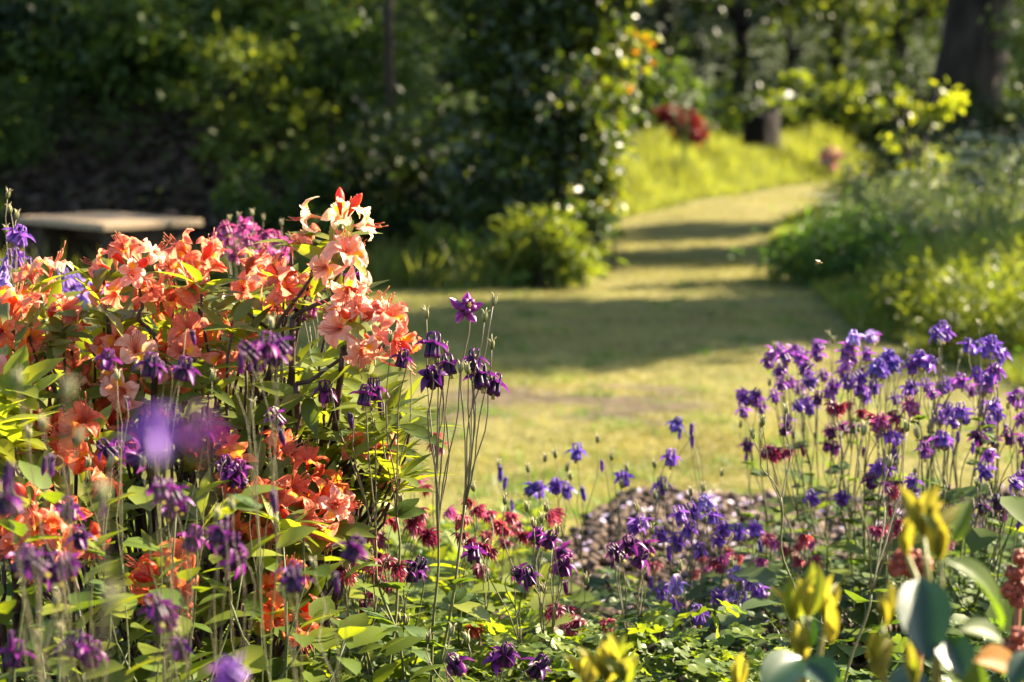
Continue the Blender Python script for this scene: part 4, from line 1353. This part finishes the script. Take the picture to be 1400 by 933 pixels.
columbine('scattered red columbine behind the violet bells, half hidden by their stalks', (985, 3.5), 3.5,
          [('red', '980,790 995,755 960,765 1010,765 1050,785 950,785 895,775'), ('magenta', '1040,770 965,780')], '', '', dbl=RED, leaves=0, basal=9, joint=.65, thick=.7, sc=.75)
# right hand clump
RC = 'columbines of the large clump at the right'
columbine('purple columbine at the left end of the large clump, low against the lawn', (1070, 3.75), 3.75,
          [('purple', '1013,540 1034,550 1017,565 1041,560 1020,548 1030,543'), ('plum', '1022,612')], '1020,626', '1012,585 1042,582', group=RC, per=4, leaves=2, basal=8, joint=.8, thick=.8, dbl=())
columbine('bright purple columbine at the upper left of the large clump, sunlit heads close together', (1120, 3.7), 3.7,
          [('purple', '1065,481 1051,496 1074,490 1092,492 1067,510 1082,526 1068,528 1091,533 1060,545 1100,505 1055,484 1083,482 1097,488'), ('violet', '1110,523 1105,510')],
          '1075,505', '1058,478 1052,528', group=RC, per=4, leaves=2, basal=10, joint=.7, thick=.85, sc=.76, spread=.18)
columbine('purple columbine with the tall seed spike in the middle of the large clump', (1150, 3.65), 3.65,
          [('purple', '1120,475 1118,487 1127,516 1140,532 1132,540 1155,500 1152,512'), ('violet', '1107,560 1093,558 1076,577 1100,552'), ('plum', '1118,548 1072,590')], '1140,545',
          '1134,462 1138,470', group=RC, per=4, leaves=2, basal=10, joint=.66, thick=.85, sc=.76, spread=.18)
columbine('purple columbine holding the highest pink purple flower of the large clump', (1165, 3.6), 3.6,
          [('purple', '1161,478 1168,468 1195,462 1156,486 1185,488 1166,492'), ('lilac', '1192,464 1168,465'), ('violet', '1160,525 1176,535 1182,545 1195,533 1178,520')], '1178,510',
          '1186,472', group=RC, per=4, leaves=2, basal=8, joint=.66, thick=.85, sc=.76, spread=.18)
columbine('blue violet columbine with a dense rounded head near the top of the large clump', (1205, 3.6), 3.58,
          [('blue', '1203,500 1217,492 1206,512 1220,503 1198,505 1212,488 1225,498'), ('violet', '1195,512 1240,535 1225,548 1248,532')], '', '1240,480 1236,490', group=RC, per=4, leaves=2, basal=8, joint=.66, thick=.85, sc=.76, spread=.18)
columbine('wine red double columbine across the middle of the large clump', (1180, 3.45), 3.45,
          [('wine', '1137,557 1150,559 1160,555 1143,565 1178,567 1192,574 1220,567 1226,574 1213,581 1232,590'), ('magenta', '1206,578 1245,557 1248,562 1200,585'), ('violet', '1215,598 1223,602')], '1222,612', '1180,545', dbl=('wine',), group=RC, per=4, leaves=3, basal=10, joint=.7, sc=.76, spread=.18)
columbine('dark wine columbine at the left front of the large clump, drooping over the lawn', (1095, 3.4), 3.4,
          [('wine', '1045,622 1058,625 1068,624 1078,620 1052,615 1062,618')], '1098,619', '1042,585 1085,600', group=RC, per=4, dbl=RED, leaves=2, basal=6, joint=.7, thick=.8)
columbine('dim purple columbine low in the middle of the large clump', (1130, 3.7), 3.7,
          [('plum', '1154,588 1137,593 1168,588 1130,612 1141,615 1202,643'), ('dark', '1190,660 1222,630')], '1180,620 1200,600', '1115,600 1150,600', group=RC, per=4, leaves=3, basal=10, joint=.75, thick=.8, sc=.75)
columbine('violet columbine right of centre in the large clump with branching green stalks', (1255, 3.55), 3.52,
          [('violet', '1264,494 1258,494 1268,500 1267,530 1295,528 1288,534'), ('purple', '1315,525 1303,527 1247,505 1275,540')], '1249,495 1310,520', '1278,515 1290,510 1285,500', group=RC, per=4, leaves=3, basal=9, joint=.68, sc=.74, spread=.18)
columbine('violet columbine whose lone flower stands highest, right in the large clump', (1290, 3.5), 3.5,
          [('violet', '1287,453 1292,460 1283,461'), ('plum', '1262,612')], '', '1284,475', group=RC, per=4, leaves=1, basal=6, joint=.75, thick=.8)
columbine('blue columbine at the upper right of the large clump, spiky heads in the sun', (1345, 3.5), 3.5,
          [('blue', '1322,476 1355,474 1348,470 1362,480 1330,480 1350,482'), ('violet', '1362,514 1338,516 1369,487 1355,520'), ('purple', '1343,533 1350,530 1329,537 1360,510')], '1367,500', '1338,448 1312,490', group=RC, per=4, leaves=3, basal=9, joint=.68, sc=.78, spread=.18)
columbine('violet columbine with big nodding flowers in the lower right of the large clump', (1310, 3.45), 3.42,
          [('violet', '1298,567 1292,562 1319,572 1305,580 1313,566 1285,575 1291,605'), ('purple', '1274,617 1264,620 1292,608 1285,605')], '1310,600 1330,615', '1270,590', group=RC, per=4, leaves=3, basal=10, joint=.68, sc=.76, spread=.18)
columbine('purple columbine at the right edge of the large clump, flowers one above another', (1370, 3.45), 3.45,
          [('violet', '1358,557 1364,570 1350,584 1357,577'), ('plum', '1360,607 1338,601 1381,601'), ('purple', '1353,625 1345,560')], '1375,590', '1378,560 1392,550', group=RC, per=4, leaves=3, basal=10, joint=.68, sc=.76, spread=.18)
columbine('violet columbine beneath the large clump with wide open purple flowers near the right edge', (1345, 3.3), 3.28,
          [('violet', '1350,650 1346,645 1391,663 1395,656'), ('plum', '1370,704 1384,708 1322,711'), ('dark', '1364,691 1343,697'), ('blue', '1320,714')], '1386,688 1392,720', '1336,665', group=RC, per=4, leaves=3, basal=10, joint=.7, sc=.78, spread=.18)
columbine('violet columbine low behind the yellow shoots of the glossy shrub', (1240, 3.4), 3.4,
          [('violet', '1213,646 1204,642 1197,645 1247,663 1113,684 1151,684 1250,680'), ('plum', '1192,661')], '1223,625', '1250,650', group=RC, per=4, leaves=3, basal=10, joint=.75)
columbine('wine and pink double columbine just left of the yellow shoots of the glossy shrub', (1215, 3.2), 3.2,
          [('wine', '1225,664 1222,674 1206,725 1213,735 1198,728 1226,728 1228,718'), ('magenta', '1214,667 1297,745')], '1217,700 1216,690', '', group=RC, per=4, dbl=RED, leaves=2, basal=8, joint=.7)
columbine('magenta columbine far right edge of the flower bed half out of the picture', (1420, 3.5), 3.5,
          [('purple', '1393,550 1400,575 1398,605 1385,545'), ('plum', '1405,620')], '1398,640', '1382,550 1398,541', group=RC, per=4, leaves=2, basal=6, joint=.7)
columbine('slim bare columbine stalk with seed pods rising left from the yellow shoots', (1140, 2.2), 2.2,
          [], '', '1255,600 1240,590 1215,640 1180,595', group=RC, leaves=1, basal=0, joint=.5, per=8)
columbine('thin columbine with pods only, in front of the wine drooping head', (1105, 2.9), 2.9,
          [], '', '1043,582 1075,565 1030,600', group=RC, leaves=2, basal=4, joint=.6, per=8)
# left, behind the azalea
columbine('pink magenta columbine behind the coral azalea, crowned with pale seed pods', (350, 3.6), 3.55,
          [('magenta', '300,325 312,331 330,320 345,315 352,332 366,325 330,345 372,345 390,337 385,352 290,342 310,315 340,332 360,342 300,345 322,333 378,330 336,308 318,352 355,352')], '',
          '325,300 360,303 385,310 345,296 312,304', leaves=0, basal=6, joint=.8, thick=.85, per=6, sc=.72, spread=.2)
columbine('violet columbine at the left picture edge, two bells above one another before the dark bench', (15, 2.95), 2.95,
          [('violet', '20,325 22,356 28,328'), ('lilac', '3,372 0,390')], '40,365', '15,292 10,272 22,300 35,385 8,320', leaves=0, basal=6, joint=.6)
columbine('pale violet columbine below the bench, behind the left coral trusses', (115, 3.5), 3.45,
          [('lilac', '88,385 105,390 126,396 115,410 138,402'), ('violet', '80,402 95,398 133,388 100,415')], '', '90,425 118,428 75,415', leaves=0, basal=6, joint=.75, sc=.95)
columbine('plum columbine glowing behind the highest coral truss', (425, 2.9), 2.88,
          [('dark', '440,385 492,390 486,384'), ('plum', '432,392 410,430'), ('magenta', '420,405 460,530 425,425')], '', '', leaves=0, basal=4, joint=.7)
# left, in front of the azalea
FL = 'blurred columbines in front of the azaleas'
columbine('dark columbine with magenta lit flower before the left coral trusses', (160, 2.15), 2.15,
          [('plum', '146,497'), ('dark', '205,505 250,510 207,508')], '265,465 175,555', '160,520', group=FL, sc=.70, thick=.52, leaves=1, basal=0, joint=.55)
columbine('dark columbine in front of the centre of the coral azalea', (350, 2.0), 2.0,
          [('plum', '345,485 362,478 352,495'), ('dark', '385,478 375,490')], '330,500', '370,450', group=FL, sc=.70, thick=.52, leaves=1, basal=0, joint=.6)
columbine('very dark columbine before the left orange azalea, buds hanging', (95, 1.95), 1.95,
          [('dark', '90,700 110,740'), ('plum', '95,705')], '140,695 70,640', '150,640 40,600', group=FL, sc=.70, thick=.52, leaves=1, basal=0, joint=.5)
columbine('dark purple columbine low at the left, a broad band of flowers over green leaves', (65, 1.8), 1.8,
          [('dark', '50,775 78,782 30,770'), ('plum', '64,785 95,778')], '', '75,830 85,870', group=FL, sc=.70, thick=.52, leaves=1, basal=5, joint=.5)
columbine('magenta dark columbine in the lower left middle between orange trusses', (265, 1.95), 1.95,
          [('plum', '235,680 220,675 262,742'), ('dark', '245,690 232,695')], '', '195,640', group=FL, sc=.70, thick=.52, leaves=1, basal=0, joint=.5)
columbine('dusky columbine with pale seed heads right of the magenta dark one', (310, 1.9), 1.9,
          [('dark', '300,735 312,750'), ('plum', '318,770 300,742')], '310,720', '318,700 296,712', group=FL, sc=.70, thick=.52, leaves=1, basal=0, joint=.5)
columbine('dark columbine at bottom left with a magenta lit flower', (225, 1.9), 1.9,
          [('plum', '228,848'), ('dark', '215,838')], '', '245,870', group=FL, sc=.70, thick=.52, leaves=1, basal=4, joint=.55)
columbine('dark columbine near the bottom edge left, beneath the orange truss', (115, 1.9), 1.9,
          [('plum', '112,892 125,900'), ('dark', '18,900 100,888 245,892')], '15,880', '50,880', group=FL, sc=.70, thick=.52, leaves=1, basal=5, joint=.55)
columbine('dark blurred columbine before the right side of the deep orange azalea', (480, 1.85), 1.85,
          [('dark', '480,757 395,790 402,800')], '375,690 460,800', '430,780', group=FL, sc=.70, thick=.52, leaves=1, basal=3, joint=.55)
columbine('purple columbine catching light low before the deep orange truss', (160, 2.25), 2.25,
          [('plum', '165,622 185,625'), ('dark', '150,618 270,594 330,660')], '60,640', '120,640 205,600', group=FL, sc=.70, thick=.52, leaves=2, basal=0, joint=.55)
columbine('dark columbine beside the dark branch in the middle of the coral azalea', (300, 2.3), 2.3,
          [('dark', '318,655 308,640'), ('plum', '325,648 380,575')], '386,600', '290,520 345,560', group=FL, sc=.70, thick=.52, leaves=2, basal=0, joint=.55)
columbine('out of focus violet columbine close to the lens before the orange trusses', (232, .72), .72,
          [('violet', '212,606'), ('dark', '268,600')], '', '', group=FL, sc=.50, thick=.5, leaves=0, basal=0, joint=.6, spread=.02)
columbine('out of focus purple columbine close to the lens at the bottom edge', (322, 1.2), 1.2,
          [('violet', '322,922'), ('purple', '305,930')], '', '', group=FL, sc=.50, thick=.5, leaves=0, basal=0, joint=.6, spread=.02)
columbine('pale blurred columbine stalk with pods close to the lens at the left', (150, 1.0), 1.0,
          [], '', '90,550 140,690 150,840', group=FL, sc=.70, thick=.52, leaves=1, basal=0, joint=.5, per=9)
columbine('tangle of blurred bare columbine stalks with pods at far left', (20, 1.5), 1.5,
          [('dark', '5,690')], '10,655', '60,590 25,530 105,610', group=FL, sc=.70, thick=.52, leaves=1, basal=0, joint=.5, per=9)

# ------------------------------------------------------------------ leafy plants in the bed
def leafy(label, px, d, n, size, h, rad, mat, T=T_OVATE, upr=.5):
    loc = G(px, d)
    t = thing('leafy_plant', label, 'plant', loc, 'leafy plants in the flower bed')
    a = np.arange(n) * 2.39996; r = rad * np.sqrt((np.arange(n) + .5) / n)
    pos = np.stack([r * np.cos(a), r * np.sin(a), h * (1 - .6 * (r / rad) ** 2) * RNG.uniform(.7, 1.05, n)], 1)
    dv = np.stack([np.cos(a), np.sin(a), RNG.uniform(-.3, upr, n)], 1)
    V, Fc = scatter(T, pos, dv, np.tile([0, 0, 1.], (n, 1)) + .3 * rand_dirs(n), size * RNG.uniform(.7, 1.2, n))
    link('foliage', npmesh('foliage', V, Fc, [M[mat]]), t)
    mb = MB()
    for p in pos[::6]:
        e = Vector(p)
        mb.tube(wig(bez(Vector((0, 0, -.02)), Vector((0, 0, h * .4)), e * .7, e, 6), .015), [.0022, .0021, .002, .0018, .0016, .0014, .0012], 5, 0, tuple(c * .7 for c in GREEN))
    link('stem', mb.mesh('stem', [M['stem']]), t)


leafy('sunlit lime green leafy plant behind the tall lone columbine', 600, 3.9, 44, .085, .20, .22, 'lime', upr=1.2)
leafy('upright yellow green leaves right of the tall lone columbine', 662, 3.5, 20, .11, .24, .08, 'lime', upr=1.8)
leafy('broad green leaves low between the crimson columbines', 470, 3.3, 26, .11, .25, .2, 'bedleaf')
leafy('dark crinkled nettle like leaves at the lower left corner', 40, 2.1, 26, .075, .38, .16, 'coldleaf')
leafy('green leaves in the left foreground below the dark columbine band', 120, 2.3, 22, .07, .30, .16, 'bedleaf')
leafy('dark rounded leaves under the low violet columbine', 960, 2.85, 30, .07, .16, .22, 'coldleaf')
leafy('round green leaf clump right of the low violet columbine', 1120, 3.3, 30, .08, .22, .2, 'bedleaf')
leafy('shadowed dark leaf clump behind the left yellow shoots', 1170, 3.0, 30, .08, .24, .2, 'coldleaf')
leafy('lobed bright leaves right of the mulch mound under the large clump', 1190, 4.1, 36, .09, .30, .26, 'bedleaf')
leafy('leafy clump at the right edge behind the rust coloured spike', 1380, 3.2, 30, .10, .34, .2, 'bedleaf')
leafy('bright leaf clump at the bottom edge left of the yellow rosette', 700, 2.95, 40, .07, .2, .2, 'lime')
leafy('lime green leaf clump at the bottom edge below the violet blot', 240, 2.25, 70, .05, .50, .2, 'lime', upr=1)
leafy('bright small leaved clump at the lower left, under the orange truss', 70, 2.2, 70, .05, .50, .2, 'bedleaf', upr=1)
leafy('sunlit leaf clump at the bottom edge right of the deep orange truss', 390, 2.3, 60, .05, .44, .18, 'bedleaf', upr=1)
leafy('lime leaf tuft at the left picture edge near the bottom', 0, 2.0, 60, .045, .52, .16, 'lime', upr=1)
leafy('mid green leafy clump at bottom left between two dark columbines', 170, 2.6, 40, .06, .42, .22, 'bedleaf')
leafy('low bright leaf clump at the bottom edge under the orange azalea', 420, 2.7, 30, .07, .34, .18, 'bedleaf')
leafy('leafy clump of small bright leaves at the bottom edge beneath the wine columbines', 560, 2.85, 40, .07, .28, .2, 'lime')
leafy('pale leaved clump beneath the crimson columbine at the middle', 690, 3.6, 36, .08, .18, .2, 'bedleaf')
leafy('grey striped leaf clump on the mulch right of the violet bells', 1065, 4.5, 14, .09, .12, .07, 'grey', T_LANCE, 1.4)


# ------------------------------------------------------------------ near glossy shrub with yellow shoots
def leaf_obj(parent, loc, bp, tp, width, mat, facing, droop=.15, fold=.55, name='leaf'):
    b = P(*bp); e = P(*tp)
    L = (e - b).length
    T = np.array([(v[0], v[1], v[2]) for v in LEAFT[0]]).copy()
    T[:, 0] *= width / L
    T[:, 2] = fold * (np.abs(T[:, 0]) + .25 * width / L * np.sin(T[:, 1] * 9) * (np.abs(T[:, 0]) / (width / L)) ** 2) - droop * T[:, 1] ** 2 + droop * T[:, 1]
    V, Fc = scatter((T, LEAFT[1]), np.array([b - loc]), np.array([(e - b)]), np.array([facing], float), np.array([L]))
    return link(name, npmesh(name, V, Fc, [M[mat]]), parent)


rows = [(0, .03), (.06, .10), (.16, .30), (.3, .43), (.48, .5), (.66, .45), (.82, .31), (.93, .13), (1, .01)]
vs, fs = [], []
for y_, f_ in rows:
    for v_ in (-1, -.5, 0, .5, 1): vs.append((v_ * f_, y_, 0))
for i in range(len(rows) - 1):
    for j in range(4): fs.append((i * 5 + j, i * 5 + j + 1, (i + 1) * 5 + j + 1, (i + 1) * 5 + j))
LEAFT = (np.array(vs, float), np.array(fs))


def near_shrub(label, base, shoots, leaves, stems):
    loc = G(*base)
    t = thing('glossy_shrub', label, 'shrub', loc, 'glossy shrubs close to the lens')
    for s in stems:
        mb = MB()
        q = [loc + Vector((random.uniform(-.02, .02), 0, -.02))] + [P(*p) for p in s]
        mid = q[0].lerp(q[-1], .5) + Vector((random.uniform(-.02, .02), 0, 0)) if len(q) == 2 else q[1]
        mb.tube(bez(q[0], q[0].lerp(mid, .7), mid, q[-1], 10), list(np.linspace(.0045, .0022, 11)), 6, 0, [lerp3((.07, .05, .02), (.16, .15, .03), i / 10) for i in range(11)])
        link('stem', mb.mesh('stem', [M['stem']], True, loc), t)
    for x, y, d, n, L, up in shoots:
        for i in range(n):
            a = i * 2.39996 + random.uniform(-.3, .3); op = random.uniform(.25, .6) if i > 1 else .15
            dx, dyy = math.cos(a) * op, math.sin(a) * op
            ln = L * random.uniform(.65, 1.2)
            tipx = x + dx * ln * 1.1; tipy = y - ln * math.sqrt(max(.15, 1 - op * op * .6)) * up
            leaf_obj(t, loc, (x, y, d), (tipx, tipy, d + dyy * ln / F * d * 1.2), ln / F * d * random.uniform(.26, .38), random.choice(('goldleaf', 'goldleaf', 'shootleaf')), (-dx * .8 + random.uniform(-.5, .5), -dyy - .4, .4), random.uniform(.1, .5), .7, 'young_leaf')
    for bp, tp, w, mat, fc, dr in leaves:
        leaf_obj(t, loc, bp, tp, w, mat, fc, dr)


near_shrub('nearest glossy shrub at the lower right, a broad blue green leaf under its yellow shoots', (1275, 1.63),
           [(1262, 735, 1.56, 7, 66, 1), (1285, 768, 1.54, 5, 62, 1), (1240, 760, 1.58, 3, 60, 1), (1206, 858, 1.54, 4, 66, 1), (1200, 930, 1.52, 6, 60, 1), (1250, 940, 1.48, 4, 55, 1)],
           [((1258, 790, 1.52), (1270, 908, 1.46), .043, 'glossleaf', (-.15, -1, .35), .2), ((1290, 765, 1.54), (1368, 862, 1.58), .033, 'freshleaf', (.5, -.45, .75), .45),
            ((1310, 862, 1.52), (1372, 880, 1.54), .030, 'freshleaf', (.0, -.5, .9), .2), ((1290, 868, 1.48), (1318, 928, 1.45), .030, 'glossleaf', (.1, -1, .3), .2),
            ((1330, 905, 1.56), (1400, 930, 1.60), .036, 'orangeleaf', (0, -.6, .8), .2), ((1405, 890, 1.48), (1380, 945, 1.46), .02, 'glossleaf', (-.3, -1, .3), .2),
            ((1245, 745, 1.60), (1315, 690, 1.63), .013, 'goldleaf', (.2, -.8, .5), .2), ((1300, 745, 1.56), (1325, 680, 1.58), .016, 'freshleaf', (.3, -.8, .3), .2),
            ((1262, 920, 1.54), (1215, 960, 1.52), .03, 'glossleaf', (0, -.7, .7), .2), ((1350, 960, 1.54), (1290, 900, 1.58), .03, 'freshleaf', (0, -.7, .7), .2)],
           [((1290, 930, 1.56), (1262, 735, 1.56)), ((1290, 930, 1.56), (1286, 768, 1.54)), ((1210, 950, 1.55), (1206, 858, 1.54)), ((1310, 900, 1.54), (1240, 760, 1.58))])
near_shrub('glossy shrub with two tall yellow shoots at the bottom edge, left of the nearest one', (1100, 1.68),
           [(1082, 850, 1.66, 6, 74, 1), (1105, 845, 1.64, 4, 70, 1), (1128, 850, 1.68, 4, 60, 1), (1095, 905, 1.64, 5, 55, 1), (1135, 880, 1.66, 3, 60, 1)],
           [((1095, 900, 1.60), (1040, 950, 1.56), .035, 'glossleaf', (-.1, -.75, .7), .25), ((1098, 905, 1.60), (1140, 945, 1.57), .032, 'glossleaf', (.2, -.8, .6), .25), ((1105, 885, 1.64), (1110, 838, 1.62), .016, 'glossleaf', (.8, -.2, .6), .1)],
           [((1100, 935, 1.66), (1082, 850, 1.66)), ((1100, 935, 1.66), (1105, 845, 1.64)), ((1105, 935, 1.66), (1130, 850, 1.68))])
near_shrub('yellow leaf rosette of a low shrub at the bottom edge in the middle', (830, 1.73),
           [(828, 935, 1.70, 9, 70, .9), (800, 940, 1.72, 5, 60, .8), (855, 935, 1.68, 5, 66, .6)], [], [((828, 960, 1.70), (828, 935, 1.70))])
near_shrub('small yellow two leaved shoot at the bottom edge between rosette and tall shoots', (1010, 1.78),
           [(1008, 945, 1.76, 4, 48, 1)], [], [((1008, 970, 1.76), (1008, 945, 1.76))])


# ------------------------------------------------------------------ rust coloured flower spikes
def rust(label, px, d, nodes):
    loc = G(px, d)
    t = thing('rust_spike', label, 'plant', loc, 'rust coloured flower spikes')
    pts = [P(x, y, d) for x, y, r in nodes]
    mb = MB()
    top, bot = pts[0], pts[-1]
    mb.tube(bez(loc, loc.lerp(bot, .6), bot - (top - bot) * .2, bot, 6) + bez(bot, bot.lerp(top, .3), bot.lerp(top, .7), top, 5)[1:], list(np.linspace(.0045, .002, 12)), 6, 0, (.20, .07, .04))
    link('stem', mb.mesh('stem', [M['stem']], True, loc), t)
    for (x, y, r), p in zip(nodes, pts):
        n = 46
        dv = rand_dirs(n)
        rad = r / F * d
        pos = np.array(p - loc) + dv * rad * RNG.uniform(.35, 1, (n, 1)) * np.array([1, 1, .8])
        # little bead like flowers: octahedra
        TV = np.array([(0, 0, -1), (1, 0, 0), (0, 1, 0), (-1, 0, 0), (0, -1, 0), (0, 0, 1)]) * .5
        TF = np.array([(0, 2, 1), (0, 3, 2), (0, 4, 3), (0, 1, 4), (5, 1, 2), (5, 2, 3), (5, 3, 4), (5, 4, 1)])
        V, Fc = scatter((TV, TF), pos, dv, rand_dirs(n), RNG.uniform(.006, .011, n))
        link('flower_cluster', npmesh('flower_cluster', V, Fc, [M['rust']]), t)


rust('rust red beaded flower spike at the right picture edge', 1395, 1.95, [(1396, 762, 13), (1388, 785, 14), (1398, 805, 12), (1380, 808, 12), (1392, 822, 10)])
rust('second rust red spike lower down at the right edge, below the first', 1390, 1.8, [(1393, 870, 13), (1384, 888, 15), (1395, 905, 12)])
rust('small rust red flower cluster behind the yellow shoots of the nearest glossy shrub', 1250, 1.75, [(1240, 762, 16), (1250, 778, 15), (1228, 775, 14), (1262, 770, 12)])

# ------------------------------------------------------------------ bee
bp = P(1119, 360, 2.7)
t = thing('flying_bee', 'tiny bee flying in front of the right verge', 'insect', bp)
mb = MB()
mb.tube([Vector((-.0055, 0, -.002)), Vector((-.004, 0, -.0012)), Vector((-.001, 0, 0)), Vector((.0005, 0, .0004)), Vector((.0022, 0, .0006)), Vector((.0034, 0, .0004)), Vector((.0048, 0, 0)), Vector((.0054, 0, -.0003))],
        [.0004, .0017, .0022, .0012, .0019, .0009, .0014, .0004], 8)
link('body', mb.mesh('body', [M['beebody']]), t)
for s_ in (-1, 1):
    V, Fc = scatter(T_OVATE, np.array([(.001, s_ * .001, .0018)]), np.array([(-.5, s_ * .9, .5)]), np.array([(0, -.3 * s_, 1.)]), np.array([.0085]))
    link('wing', npmesh('wing', V, Fc, [M['beewing']]), t)
